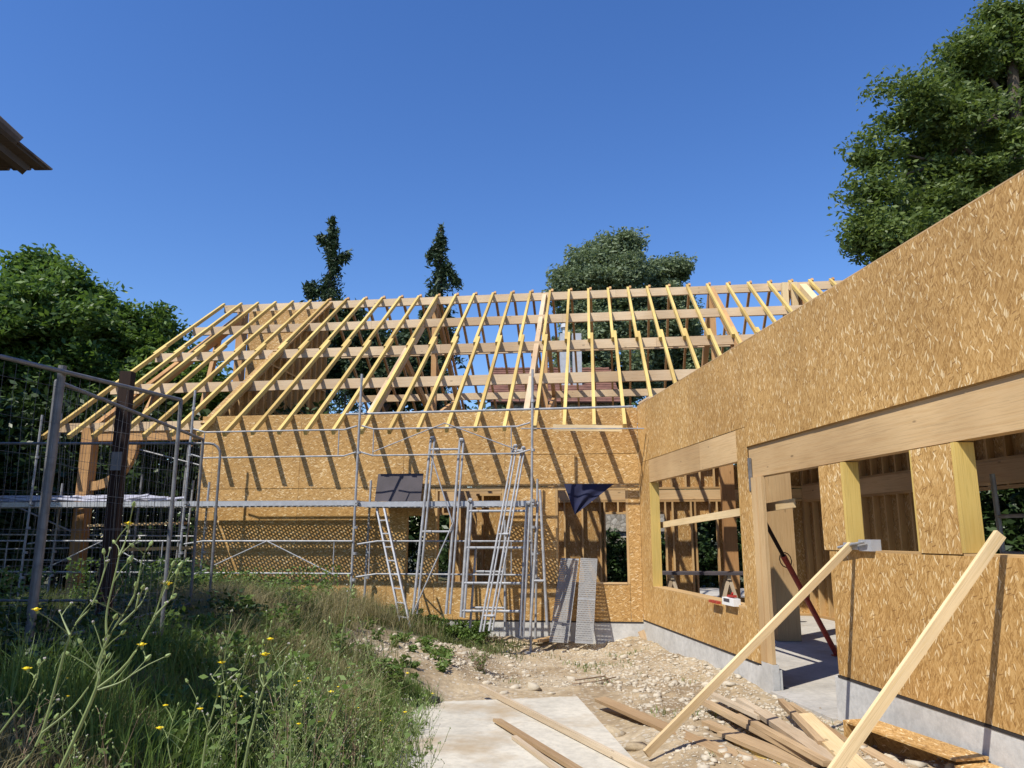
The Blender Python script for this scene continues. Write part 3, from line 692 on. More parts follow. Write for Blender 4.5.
# scaffold seen through the right-hand window
s3 = T2('access_frame', 'galvanised frame with level rungs seen inside through the rightmost window', 'scaffold frame', R.p(7, -2.5, -.1))
pa, pb = R.px(992, 474, -1.5), R.px(1004, 560, -1.5)
dn = (pb - pa); mb = MB(); mb.tube([pa, pa + dn * 2.4], .026); mb.build('upright', M['galv'], s3, True)
for f_ in (.5, .92, 1.3, 1.7):
    q = pa + dn * f_; mb = MB(); mb.tube([q, q + R.d * 1.4], .02); mb.build('rung', M['galv'], s3, True)
mb = MB(); mb.tube([pa + R.d * 1.4, pa + dn * 2.4 + R.d * 1.4], .026); mb.build('upright', M['galv'], s3, True)
mb = MB(); q = pa + R.n * -.5 + R.d * -.1; mb.tube([q + R.d * .35 - Z * .0, q + R.d * .35 + dn * 2.2], .02); mb.build('brace', M['galv'], s3, True)

# ------------------------------------------------------------------ braces
def prop_board(label, foot, top, w, t, m=M['fresh'], extra=None):
    f_ = Vector(foot); q = Vector(top); o = T2('brace_board', label, 'brace', f_, 'boards propping the right wall')
    d_ = q - f_; upv = R.n
    mb = MB(); mb.beam(f_, q, t, w, Z, False)
    mb.build('board', m, o, bevel=.004); return o
b1t = R.px(851, 545, .05) ; b1f = on_z(646, 754, -.1)
prop_board('long pale board propping the wall, its top clamped beside the small window', b1f, b1t, .07, .04)
b2t = R.px(1000, 534, .06); b2f = on_z(814, 800, -.02)
prop_board('pale board propping the wall, top end free above the sill of the rightmost window', b2f, b2t, .082, .04)
cl = T2('clamp', 'shiny steel clamp on the wall at the top of the left brace', 'clamp', b1t)
p = R.px(852, 546, .03)
mb = MB(); mb.fbox(R, 7.66, 7.92, -.02, .05, 1.62, 1.69); mb.build('bracket', M['alu'], cl)
mb = MB(); mb.fbox(R, 7.93, 8.15, -.06, .04, 1.61, 1.72); mb.build('jaw', M['alu'], cl)
mb = MB(); mb.tube([R.p(7.6, .07, 1.64), R.p(8.1, .07, 1.70)], .014); mb.build('screw', M['galv'], cl, True)

# ------------------------------------------------------------------ slab, boards, debris
mb = MB(); c0, c1, c2, c3 = on_z(408, 703, -.12), on_z(577, 696, -.12), on_z(648, 775, -.12), on_z(360, 800, -.12)
c2 = c2 + (c2 - c1) * .7; c3 = c3 + (c3 - c0) * .7
lo = Z * -.25
for a_, b_ in ((c0, c1), (c1, c2), (c2, c3), (c3, c0)): mb.face([a_ + lo, b_ + lo, b_, a_], [(0, 0), (1, 0), (1, 1), (0, 1)])
mb.face([c3, c2, c1, c0], [(0, 0), (1, 0), (1, 1), (0, 1)])
sl = mb.build('concrete_slab', M['slab'], None, bevel=.012); tag(sl, kind='structure')
GB = 'loose boards lying on the ground'
def ground_board(label, uv0, uv1, z0, z1, w, t, m, roll=0, cat='board', name='loose_board'):
    p, q = on_z(*uv0, z0), on_z(*uv1, z1)
    q = q + (q - p) * .18 if uv1[1] >= 765 else q
    mb = MB(); d_ = (q - p).normalized(); upv = Vector((math.sin(roll), 0, math.cos(roll)))
    # slight twist and bow in several segments
    mb.beam(p, q, w, t, upv, False)
    return tag(mb.build(name, m, None, bevel=.003), label, cat, GB)
ground_board('longest thin pale board crossing the concrete slab', (480, 687), (640, 768), -.08, -.08, .035, .06, M['old2'])
ground_board('shorter brown board lying on the slab left of the long thin one', (497, 720), (575, 768), -.09, -.09, .09, .03, M['old'], .1)
ground_board('pale board edge-on under the shorter brown one on the slab', (514, 737), (556, 768), -.10, -.10, .05, .03, M['old2'])
pile = [((600, 699), (753, 766), .14, .035, 'old', 'warped brown board bordering the slab, dark gap under it'),
        ((705, 702), (822, 764), .12, .045, 'old', 'brown board in the middle of the pile, passing under two others'),
        ((711, 694), (762, 718), .10, .04, 'old2', 'short greyish board at the far end of the pile'),
        ((706, 723), (816, 768), .10, .05, 'old', 'brown board second from the front of the pile'),
        ((735, 743), (786, 768), .05, .04, 'rafter', 'thin yellow lath at the near edge of the pile'),
        ((679, 732), (770, 768), .13, .04, 'old', 'wide brown board nearest the foot of the left brace'),
        ((781, 701), (822, 744), .06, .05, 'old', 'narrow dark board lying crossways over the top of the pile'),
        ((803, 716), (856, 767), .16, .05, 'fresh', 'wide fresh board on top of the pile next to the osb crate'),
        ((760, 712), (836, 764), .12, .05, 'old2', 'pale weathered board lying just under the wide fresh one'),
        ((735, 716), (800, 752), .11, .04, 'old', 'brown board half buried under the pale weathered one'),
        ((850, 742), (896, 768), .10, .05, 'old', 'brown board end lying in front of the osb crate'),
        ((740, 700), (830, 752), .09, .04, 'old2', 'thin pale board lying flat along the back of the pile'),
        ((752, 722), (828, 764), .08, .04, 'old', 'narrow brown board crossing beside the pale weathered one'),
        ((722, 733), (800, 766), .10, .035, 'old', 'flat brown board between the pale weathered one and the yellow lath'),
        ((790, 704), (846, 742), .07, .04, 'old', 'short brown board at the back of the pile near the doorway slab'),
        ((770, 735), (850, 768), .12, .04, 'old', 'brown board low in the pile beside the wide fresh one')]
for k, (a_, b_, w, t, mm, lab) in enumerate(pile):
    zz = [.0, .08, .07, .03, .0, .0, .15, .16, .12, .06, .04, .09, .14, .05, .10, .08][k]
    ground_board(lab, a_, b_, -.10 + zz, -.07 + zz, w, t, M[mm], random.uniform(-.12, .12))
# OSB crate / trough lying by the foundation
cr = T2('osb_crate', 'long osb crate lying on its side against the concrete foundation', 'crate', on_z(900, 745, -.05))
k0, k1 = on_z(843, 722, .10), on_z(956, 762, .10)
dr = (k1 - k0); dl = dr.normalized(); sv = Vector((-dl.y, dl.x, 0));
if sv.x > 0: sv = -sv
k0 = k0 - sv * .0
mb = MB(); mb.obox(k0 + sv * -.30, dr, sv * .30, Z * .018); mb.build('top_sheet', M['osb'], cr)
mb = MB(); mb.obox(k0 + sv * -.29 - Z * .28, dr, sv * .018, Z * .279); mb.build('back_sheet', M['osb'], cr)
mb = MB(); mb.obox(k0 + sv * -.26 - Z * .28, dl * .05, sv * .26, Z * .278); mb.build('end_block', M['osb'], cr)
mb = MB(); mb.obox(k1 + sv * -.28 - Z * .12, dl * .22, sv * .30, Z * .10); mb.build('end_block', M['osb'], cr)
# leaning offcut, pipe, dark lump
p = B.px(649, 651, .35); p.z = gz(p.x, p.y); mb = MB(); mb.beam(B.px(650, 652, .30), B.px(641, 631, .06), .13, .025, B.n, False)
tag(mb.build('offcut', M['old'], None), 'short brown board offcut leaning on the foundation at the inner corner', 'board')
mb = MB(); p = on_z(676, 657, -.30); q = on_z(716, 667, -.27); mb.tube([p, p.lerp(q, .5) + Z * .02, q], .035, 10); mb.tube([q - (q - p).normalized() * .06, q + (q - p).normalized() * .05], .05, 10); mb.tube([q, q + Z * .09], .035, 10)
tag(mb.build('plastic_pipe', M['pvc'], None, True), 'grey plastic drain pipe lying in the rubble by the right wall', 'pipe')
mb = MB(); p = on_z(434, 701, -.1); mb.blob(p, .085, .6, 7, .25); tag(mb.build('dark_lump', M['black'], None, True), 'small black plastic lump at the left far corner of the slab', 'debris')
mb = MB()
for (u0, v0, u1, v1) in [(690, 679, 745, 684), (655, 683, 702, 676)]: pass
mb.tube([on_z(575, 680, -.17), on_z(605, 676, -.14), on_z(612, 684, -.18)], .012, 6); mb.tube([on_z(572, 684, -.18), on_z(598, 681, -.13), on_z(616, 677, -.16)], .009, 6)
tag(mb.build('twigs', M['stemd'], None), 'few dry brown twigs lying on the rubble beyond the slab', 'twigs')
mb = MB(); mb.beam(on_z(537, 640, -.18), on_z(565, 634, -.16), .2, .04); tag(mb.build('plank_offcut', M['beam'], None), 'short pale offcut on the ground left of the perforated planks', 'board')

# ------------------------------------------------------------------ stones
ico_v = []; ph = (1 + 5 ** .5) / 2
for a_, b_ in ((-1, ph), (1, ph), (-1, -ph), (1, -ph)): ico_v.append((a_, b_, 0))
for a_, b_ in ((-1, ph), (1, ph), (-1, -ph), (1, -ph)): ico_v.append((0, a_, b_))
for a_, b_ in ((ph, -1), (ph, 1), (-ph, -1), (-ph, 1)): ico_v.append((a_, 0, b_))
ico_v = np.array(ico_v) / 1.9
ico_f = np.array([(0, 11, 5), (0, 5, 1), (0, 1, 7), (0, 7, 10), (0, 10, 11), (1, 5, 9), (5, 11, 4), (11, 10, 2), (10, 7, 6), (7, 1, 8), (3, 9, 4), (3, 4, 2), (3, 2, 6), (3, 6, 8), (3, 8, 9), (4, 9, 5), (2, 4, 11), (6, 2, 10), (8, 6, 7), (9, 8, 1)])
rng = np.random.default_rng(5)
def stones(name, X, Y, S, m):
    n = len(X); V = np.repeat(ico_v[None], n, 0) * rng.uniform(.55, 1.35, (n, 12, 1))
    V *= S[:, None, None] * rng.uniform(.6, 1.2, (n, 1, 3)) * np.array([1, 1, .58])
    th = rng.uniform(0, 6.28, n); c, s = np.cos(th)[:, None], np.sin(th)[:, None]
    x = V[..., 0] * c - V[..., 1] * s; y = V[..., 0] * s + V[..., 1] * c
    V = np.stack([x + X[:, None], y + Y[:, None], V[..., 2] + (ground_z(X, Y) + S * .02)[:, None]], -1)
    Fc = (ico_f[None] + (np.arange(n) * 12)[:, None, None]).reshape(-1, 3)
    return npmesh(name, V.reshape(-1, 3), Fc, m)
n = 24000
X = rng.uniform(-2.2, 4.2, n); Y = rng.uniform(6.2, 16.0, n)
o_ = -((X - 2.57) * .9937 + (Y - 15.64) * .1119)
slab_in = (X > -1.35) & (X < 1.35) & (Y < 10.85)
dens = .16 + .75 * np.exp(-(o_ / 1.0) ** 2) + .6 * ((Y > 10.8) & (Y < 11.8) & (X > -1)) + .5 * (vnoise(X, Y, 1.2) > .12) + .5 * ((X > 1.3) & (X < 1.9) & (Y < 11.5))
keep = (o_ > .03) & ~slab_in & (rng.uniform(0, 1, n) < dens * .62) & (Y < 15.9 - (X - 2.57) * .13) & (greenness(X, Y) < .5)
X, Y = X[keep], Y[keep]; S = rng.gamma(1.4, .0115, len(X)).clip(.008, .075)
tag(stones('rubble', X, Y, S, M['stone']), 'pale limestone rubble strewn over the bare earth', 'rubble', kind='stuff')
n = 9000; X = rng.uniform(-1.6, 4.2, n); Y = rng.uniform(6.2, 16.0, n); o_ = -((X - 2.57) * .9937 + (Y - 15.64) * .1119); slab_in = (X > -1.3) & (X < 1.3) & (Y < 10.8)
keep = (o_ > .03) & ~slab_in & (greenness(X, Y) < .5) & (Y < 15.9); X, Y = X[keep], Y[keep]
tag(stones('gravel', X, Y, rng.uniform(.006, .016, len(X)), M['stone']), 'fine gravel scattered over the bare earth', 'gravel', kind='stuff')
for k, (u, v, s_, lab) in enumerate([(533, 684, .13, 'largest pale stone at the far edge of the slab'), (515, 683, .08, 'flat pale stone left of the largest one at the slab edge'), (552, 688, .07, 'small pale stone right of the largest one at the slab edge'),
                                (571, 671, .09, 'rounded pale stone on bare earth beyond the slab'), (727, 735, .10, 'pale stone caught between the boards of the pile'), (505, 688, .06, 'pale stone at the end of the longest board'),
                                (637, 745, .12, 'brownish clod beside the foot of the left brace'), (613, 728, .14, 'earth covered lump at the right edge of the slab')]):
    p = on_z(u, v, -.15)
    tag(stones('stone', np.array([p.x]), np.array([p.y]), np.array([s_ * 1.1]), M['stone'] if k < 6 else M['earth']), lab, 'stone', 'larger stones on the ground')

# ------------------------------------------------------------------ site fence panels
GF = 'wire mesh site fence panels'
ZB, ZT = .88, 2.88
def fence_panel(label, p, q, posts, zt=ZT, round_end=None):
    p, q = Vector((*p, 0)), Vector((*q, 0)); d_ = (q - p); L = d_.length; d_.normalize()
    t = T2('portable_fence', label, 'fence panel', (p.x, p.y, ZB), GF)
    rc = .14 if round_end else .003; P = lambda s, z: p + d_ * s + Z * z
    pts = [P(0, ZB - .1)] + [P(0, zt - rc)] + [P(rc - rc * math.cos(a), zt - rc + rc * math.sin(a)) for a in (.4, .8, 1.2, 1.57)] + [P(L - rc, zt)] + [P(L - rc + rc * math.sin(a), zt - rc + rc * math.cos(a)) for a in (.4, .8, 1.2, 1.57)] + [P(L, ZB - .1)]
    mb = MB(); mb.tube(pts, .016, 10); mb.tube([P(0, ZB + .12), P(L, ZB + .12)], .014, 8)
    for s_ in posts: mb.tube([P(s_, ZB + .1), P(s_, zt)], .019, 10)
    mb.build('frame', M['fence'], t, True)
    mb = MB(); nrm = Vector((-d_.y, d_.x, 0))
    s_ = .09
    while s_ < L:
        k = 9; mb.tube([P(s_ + .008 * math.sin(i * 1.3 + s_ * 7), ZB + .12 + (zt - ZB - .14) * i / k) + nrm * .012 * math.sin(i * .9 + s_ * 3) for i in range(k + 1)], .0012, 4, False); s_ += .085
    z_ = ZB + .2
    while z_ < zt: mb.tube([P(L * i / 12, z_ + .006 * math.sin(i + z_ * 9)) + nrm * .01 * math.sin(i * .8) for i in range(13)], .0013, 4, False); z_ += .24
    mb.build('wire_mesh', M['wire'], t)
    return t
def xy(u, v, y): p = at(u, v, y); return (p.x, p.y)
q1 = xy(181, 400, 6.4); q0 = Vector((*xy(0, 357, 4.8), 0)); q0v = Vector((*q1, 0)); dq = (q0v - q0).normalized(); q00 = q0v - dq * 3.5
fence_panel('nearest mesh fence panel with thick post, cut by the left edge of the photo', (q00.x, q00.y), q1, [])
# intermediate thick clamp post
tpst = at(62, 372, 5.3); mb = MB(); mb.tube([Vector((tpst.x - .03, 5.33, ZB - .02)), Vector((tpst.x, 5.3, 2.93))], .027, 12)
tag(mb.build('fence_post', M['fence'], None, True), 'thick grey steel post joining the near fence panels', 'post')
fence_panel('receding mesh fence panel running away behind the dark brown post', xy(56, 386, 5.6), xy(203, 440, 9.1), [])
fence_panel('far mesh fence panel facing the camera with a rounded right corner', (-7.1, 9.5), xy(221, 443, 9.5), [], round_end=True)
# dark post
pb_, pt_ = at(106, 590, 7.6), at(128, 372, 7.6)
dp = T2('brown_post', 'dark brown timber post with a small pale plate, standing behind the mesh fence', 'post', pb_)
mb = MB(); mb.beam(pb_ - Z * .5, pt_, .115, .10, Vector((0, 1, 0)), False); mb.build('post', M['dark_wood'], dp, bevel=.006)
mb = MB(); c_ = at(116, 461, 7.5); mb.obox(c_ + Vector((-.05, 0, -.09)), (.10, 0, 0), (0, .006, 0), (0, 0, .18)); mb.build('plate', M['fence'], dp)
# pipes lying at the fence foot
pg = 'poles lying on the ground by the fence'
for k, (u0, v0, u1, v1, r_, mm, lab) in enumerate([(-20, 684, 172, 636, .045, 'fence', 'thick grey pole lying on the ground along the foot of the fence'), (-20, 672, 90, 676, .03, 'old2', 'thin pale pole lying across the thick one by the fence')]):
    mb = MB(); mb.tube([on_z(u0, v0, .78), on_z(u1, v1, .80)], r_); tag(mb.build('pole', M[mm], None, True), lab, 'pole', pg)
mb = MB(); mb.beam(on_z(0, 660, .9), on_z(42, 656, .9), .3, .10); mb.beam(on_z(5, 668, .85), on_z(50, 664, .85), .25, .08); tag(mb.build('timber_stack', M['old'], None), 'low stack of old timbers behind the foot of the near fence post', 'timber')

# ------------------------------------------------------------------ neighbour house (eave corner) top left
nh = T2('neighbour_house', 'corner of an old tiled roof eave poking in at the upper left', 'house', (-8, 5, 0))
tip = at(44, 168.5, 8.2)
ev = Vector((-1, .02, 0)); vg = Vector((-.66, -.74, .54)).normalized()
nrm = ev.cross(vg).normalized()
if nrm.z < 0: nrm = -nrm
mb = MB(); mb.obox(tip, vg * 8, ev * 9, nrm * .03); mb.build('soffit', M['soffit'], nh)
mb = MB()
for k in range(36):
    mb.obox(tip + ev * (k * .25 - .03) + nrm * (.035) - vg * .05, vg * 8, ev * .2, nrm * .03)
mb.build('roof_tiles', M['oldtile'], nh)
mb = MB()
for k in range(14): mb.tube([tip + nrm * .08 + vg * (.35 + k * .38), tip + nrm * .10 + vg * (.35 + k * .38 + .40)], [.075, .09], 10)
mb.build('verge_tiles', M['oldtile'], nh, True)
mb = MB()
for k in range(7): mb.beam(tip + ev * (.18 + k * .55) + nrm * -.001, tip + ev * (.18 + k * .55) + vg * 7.6, .08, .10, nrm)
mb.build('eave_rafters', M['soffit'], nh)
mb = MB(); mb.obox((tip.x - .75, tip.y - .55, -.3), (-8, 0, 0), (0, -9, 0), (0, 0, tip.z - .02 + .3)); mb.obox((tip.x - 1.3, tip.y - 2.0, tip.z), (-7, 0, 0), (0, -6, 0), (0, 0, 1.2)); mb.build('wall', M['render'], nh)

# ------------------------------------------------------------------ foliage
def leaf_cloud(name, centers, size, m, parent, rndbias=0.0, aspect=1.0, droop=0.0, seed=1):
    r = np.random.default_rng(seed); n = len(centers)
    a = r.normal(size=(n, 3)); a[:, 2] *= .6; a /= np.linalg.norm(a, axis=1)[:, None]
    if droop: a = a * (1 - droop) + np.array([0, 0, -droop]); a /= np.linalg.norm(a, axis=1)[:, None]
    b_ = r.normal(size=(n, 3)); b_ -= (b_ * a).sum(1)[:, None] * a; b_ /= np.linalg.norm(b_, axis=1)[:, None]
    sz = (size * r.uniform(.6, 1.3, n))[:, None]
    A = a * sz * aspect; Bv = b_ * sz * .42
    V = np.stack([centers - A, centers + Bv, centers + A, centers - Bv], 1).reshape(-1, 3)
    Qd = np.arange(n * 4).reshape(n, 4)
    rr = np.repeat(np.clip(r.beta(2, 2.4, n) + rndbias, 0, 1), 4)
    return npmesh(name, V, Qd, m, parent, rnd=rr)
def crown_points(blobs, n, clump, seed, shell=.55, flat=.6, grp=330):
    r = np.random.default_rng(seed); vol = np.array([bl[1][0] * bl[1][1] * bl[1][2] for bl in blobs]) ** .75; vol /= vol.sum()
    pts = []
    for (c, rad), w in zip(blobs, vol):
        k = int(n * w); nc = max(10, int(k / grp))
        d = r.normal(size=(nc, 3)); d /= np.linalg.norm(d, axis=1)[:, None]
        cc = np.array(c) + d * np.array(rad) * (r.uniform(shell, 1.06, nc) ** .8)[:, None]
        ci = r.integers(0, nc, k); cs = r.uniform(.5, 1.3, nc)[ci]
        pts.append(cc[ci] + np.clip(r.normal(size=(k, 3)), -1.7, 1.7) * clump * np.array([1, 1, flat]) * cs[:, None])
    return np.concatenate(pts)
def trunk(base, top, r0, parent, blobs, name='trunk', limbs=7):
    mb = MB(); base, top = Vector(base), Vector(top)
    mid = base.lerp(top, .5) + Vector((random.uniform(-.3, .3), random.uniform(-.3, .3), 0))
    mb.tube([base - Z * .5, base.lerp(mid, .5), mid, top], [r0 * 1.2, r0, r0 * .8, r0 * .3], 10)
    o = mb.build(name, M['bark'], parent, True)
    mb = MB()
    for k in range(limbs):
        c, rad = blobs[k % len(blobs)]; s_ = base.lerp(top, random.uniform(.35, .9)); e_ = Vector(c) + Vector([random.uniform(-.35, .35) * q for q in rad])
        mb.tube([s_, s_.lerp(e_, .5) + Z * random.uniform(.1, .5), e_], [r0 * .3, r0 * .15, r0 * .04], 7)
    mb.build('limbs', M['bark'], parent, True)
def tree(label, base, blobs, n, size, clump, m, r0=.3, group=None, seed=1, cat='tree', name='broadleaf_tree', shell=.55, **kw):
    t = T2(name, label, cat, base, group)
    top = max(blobs, key=lambda bl: bl[0][2])[0]
    trunk(base, (top[0], top[1], top[2]), r0, t, blobs)
    leaf_cloud('crown', crown_points(blobs, n, clump, seed, shell), size, m, t, seed=seed, **kw)
    return t
def pb(u, v, y, r, ry=None): p = at(u, v, y); s = y / F_PX; return ((p.x, p.y, p.z), (r[0] * s, ry or (r[0] + r[1]) / 2 * s, r[1] * s))
# left broadleaf mass
tree('big dark broadleaf tree rising behind the porch at the left edge', (-15, 24, 0), [pb(40, 345, 23, (62, 70)), pb(-20, 360, 22, (60, 75)), pb(120, 370, 24, (48, 52)), pb(45, 290, 24, (28, 30)), pb(70, 430, 24, (80, 60)), pb(152, 345, 25, (22, 26)), pb(98, 318, 24.5, (30, 28)), pb(10, 305, 24, (34, 28)), pb(38, 268, 24, (13, 20)), pb(62, 280, 24, (14, 18)), pb(14, 285, 24, (13, 16)), pb(128, 325, 24.5, (12, 18)), pb(160, 325, 25, (12, 16)), pb(95, 295, 24.5, (12, 15)), pb(195, 400, 25, (34, 44)), pb(150, 420, 25, (40, 40))], 150000, .115, .34, M['leafL'], .35, None, 2, shell=.5)
tree('unseen broadleaf tree added outside the left edge to shade the greenery behind the fence', (-15, 14, .3), [((-14.6, 15, 5.0), (3.6, 3.6, 3.2)), ((-16, 14, 7), (3.8, 4, 3))], 30000, .16, .4, M['leafL'], .3, None, 3)  # added out of view to keep the lower hedge and tree dark
tree('unseen broadleaf tree added left of the camera to shade the bank', (-6.6, 1.6, .8), [((-6.9, 1.8, 6.2), (2.0, 1.9, 1.8)), ((-7.3, 4.2, 6.3), (1.6, 1.5, 1.8)), ((-5.8, 3.0, 5.8), (1.3, 1.2, 1.1)), ((-7.2, 5.2, 7.6), (1.2, 1.2, 1.1))], 26000, .13, .2, M['leafL'], .2, None, 4)  # crowns added out of view, placed so their shadow covers the bank
hb = T2('hedge', 'dark overgrown hedge behind the fence and open porch', 'hedge', (-11, 20, 0))
leaf_cloud('foliage', crown_points([((-17 + 2.2 * k, 20 + (k % 2) * .8, 1.9 + .5 * (k % 3)), (2.0, 1.4, 2.9)) for k in range(6)], 60000, .4, 11, .3, grp=110), .13, M['hedge'], hb, seed=5)
mb = MB()
for k in range(9): mb.tube([(-17 + k * 1.3, 20.3, 0), (-17 + k * 1.3 + .2, 20.3, 3)], [.08, .03], 6)
mb.build('stems', M['bark'], hb, True)
# mid trees
tree('grey-green rounded tree rising behind the roof, the taller of the two lobed ones', (4.5, 44, 0), [pb(600, 285, 44, (44, 42)), pb(622, 258, 44, (28, 30)), pb(575, 292, 44, (26, 28)), pb(610, 350, 44, (52, 62)), pb(630, 300, 44, (22, 44))], 120000, .13, .40, M['leafM'], .4, None, 21, shell=.45)
tree('grey-green rounded tree rising behind the roof, lower and to the right', (9.3, 46, 0), [pb(667, 282, 46, (23, 28)), pb(668, 330, 46, (32, 48)), pb(700, 375, 46, (50, 40))], 80000, .13, .40, M['leafM'], .4, None, 22, shell=.45)
# right tree
rb = [pb(900, 235, 26, (42, 30)), pb(905, 105, 26, (26, 32)), pb(935, 90, 26.5, (24, 20)), pb(880, 150, 26, (22, 22)), pb(872, 190, 26, (24, 20)), pb(866, 225, 26, (20, 18)), pb(975, 60, 27, (28, 26)), pb(1010, 25, 27, (30, 24)), pb(960, 150, 27, (60, 60)), pb(985, 90, 28, (50, 45)), pb(1020, 60, 28, (40, 48)), pb(1060, 150, 30, (95, 110)), pb(870, 240, 26, (22, 20)), pb(1000, 210, 28, (60, 50)), pb(940, 200, 27, (45, 40))]
tree('large dense maple like tree towering over the right wall', (19, 28, 0), rb, 190000, .115, .36, M['leafR'], .5, None, 31, shell=.5)
# conifers
def conifer(label, u, y, v_top, halfw, v_bot, seed, n, arms=()):
    top = at(u, v_top, y); bot = at(u, v_bot, y); t = T2('conifer_tree', label, 'tree', (top.x, y, 0)); r = np.random.default_rng(seed)
    mb = MB(); mb.tube([(top.x + .2, y, -.3), (top.x, y, top.z * .6), tuple(top)], [.35, .2, .03], 8); mb.build('trunk', M['bark'], t, True)
    P = []; H = top.z - bot.z; s = y / F_PX
    for k in range(n // 2):
        f_ = r.uniform(0, 1) ** .8; zc = top.z - f_ * H; w = np.interp(f_, halfw[0], halfw[1]) * s * r.uniform(.35, 1.15); th = r.uniform(0, 6.28)
        L = 46; q = np.linspace(.05, 1, L); droop = -.9 * q ** 1.6 * w * .8 + .1 * w * q
        x = top.x + np.cos(th) * w * q; yy = y + np.sin(th) * w * q; zz = zc + droop
        jit = r.normal(size=(L, 3)) * (.04 + .08 * q[:, None]); jit[:, 2] -= np.abs(r.normal(size=L)) * .28 * q
        P.append(np.stack([x, yy, zz], -1) + jit)
    for (u0, v0, u1, v1, th_) in arms:
        a_, b_ = at(u0, v0, y), at(u1, v1, y); L = 380; q = r.uniform(0, 1, L)[:, None]
        base_ = np.array(a_) * (1 - q) + np.array(b_) * q; jit = r.normal(size=(L, 3)) * .13 * th_; jit[:, 2] -= np.abs(r.normal(size=L)) * .3 * th_ ; P.append(base_ + jit)
    leaf_cloud('crown', np.concatenate(P), .12, M['needle'], t, aspect=1.5, droop=.35, seed=seed)
conifer('thin ragged conifer with a side arm to the left, left of the two', 333, 40, 216, ([0, .10, .3, .42, .55, 1], [2, 6, 11, 16, 30, 62]), 400, 41, 300, [(330, 262, 350, 252, .7), (338, 290, 308, 283, 1.3), (308, 284, 314, 292, .9), (326, 240, 320, 236, .6)])
conifer('slender drooping conifer behind the middle of the ridge', 441, 40, 224, ([0, .1, .3, .55, 1], [2.5, 7, 13, 20, 42]), 400, 42, 260, [(436, 245, 428, 256, .6), (446, 262, 459, 282, .8)])
# low greenery behind the building, seen between rafters and through the openings
bh = T2('hedge', 'dark hedge running behind the building, seen through its openings', 'hedge', (4, 33, 0))
leaf_cloud('foliage', crown_points([((-7 + 2.6 * k, 33.5 + (k % 2), 3.0 + (k * 7 % 3) * .5), (2.3, 1.5, 3.4)) for k in range(10)], 80000, .45, 51, .3, grp=100), .16, M['hedge'], bh, seed=6)
leaf_cloud('foliage', crown_points([((-2.0 + 1.5 * k, 30.9, .75), (1.0, .5, 1.15)) for k in range(8)], 40000, .2, 52, .3, grp=100), .10, M['hedge'], bh, seed=8)
rh = T2('hedge', 'dark shrubs beyond the right hand wing, seen through the rightmost window', 'hedge', (13, 12, 0))
leaf_cloud('foliage', crown_points([((12.5 + .7 * (k % 2) + k * .35, 12 + 1.7 * k, 2.4), (1.7, 1.6, 3.0)) for k in range(9)], 90000, .35, 53, .25, grp=110), .14, M['hedge'], rh, seed=9)
for yy in (30.5, 36): pass
tree('low dark tree behind the left rafters', (-9, 30, 0), [pb(395, 372, 33, (48, 42)), pb(345, 350, 33, (30, 40)), pb(432, 340, 34, (16, 36))], 34000, .17, .36, M['needle'], .25, None, 61)

# ------------------------------------------------------------------ stone house behind
sh = T2('stone_house', 'old stone house with a red tiled roof behind the rafters', 'house', (2, 36, 0))
hx0, hx1, hy0, hy1, he, hr = -.95, 4.9, 35.5, 42, 7.9, 10.1
mb = MB(); mb.obox((hx0, hy0, 0), (hx1 - hx0, 0, 0), (0, hy1 - hy0, 0), (0, 0, he)); mb.build('wall', M['masonry'], sh)
mb = MB(); ym = (hy0 + hy1) / 2
for k in range(14):
    f0 = k / 14; y_ = hy0 - .35 + (ym - hy0 + .35) * f0; z_ = he - .1 + (hr - he + .1) * f0; dy = (ym - hy0 + .35) / 14
    mb.obox((hx0 - .2, y_, z_ + .03), (hx1 - hx0 + .4, 0, 0), (0, dy + .05, (hr - he + .1) / 14 + .0), (0, -.03, .06))
mb.obox((hx0 - .2, hy1 + .3, he - .1), (hx1 - hx0 + .4, 0, 0), (0, ym - hy1 - .3, hr - he + .1), (0, 0, .06))
for k in range(18): mb.tube([(hx0 - .2 + k * .34, ym, hr + .06), (hx0 - .2 + k * .34 + .36, ym, hr + .09)], .12, 8)
mb.build('roof', M['tile'], sh)
mb = MB(); mb.obox((hx0, hy0 - .06, he - .9), (hx1 - hx0, 0, 0), (0, .05, 0), (0, 0, .5)); mb.build('dark_band', M['dkpanel'], sh)  # dark grey band across the wall below the eave
c_ = at(571, 368, 37.2)
mb = MB(); w_ = 22 * 37.2 / F_PX
mb.obox((c_.x - w_ / 2, 36.9, c_.z - 1.4), (w_ * .44, 0, 0), (0, .6, 0), (0, 0, 3.1)); mb.obox((c_.x + w_ * .06, 36.9, c_.z - 1.4), (w_ * .42, 0, 0), (0, .6, 0), (0, 0, 3.1)); ch = mb.build('chimney', M['chimney'], sh, bevel=.02)
mb = MB(); q = Vector((c_.x - w_ * .28, 37.2, c_.z + 1.7)); mb.tube([q, q + Z * .35], .1, 10); mb.tube([q + Z * .35, q + Z * .55, q + Z * .6], [.2, .17, .02], 12); mb.build('cowl', M['chimney'], ch, True)
# low stone outbuilding seen through the left window
mb = MB(); mb.obox((1.2, 31.8, -.4), (6, 0, 0), (0, .5, 0), (0, 0, 4.0)); mb.obox((1.15, 31.7, 1.95), (6.1, 0, 0), (0, .09, 0), (0, 0, .12))
tag(mb.build('garden_wall', M['masonry'], None), 'rubble stone garden wall seen through the window below the blue tarp', 'wall')

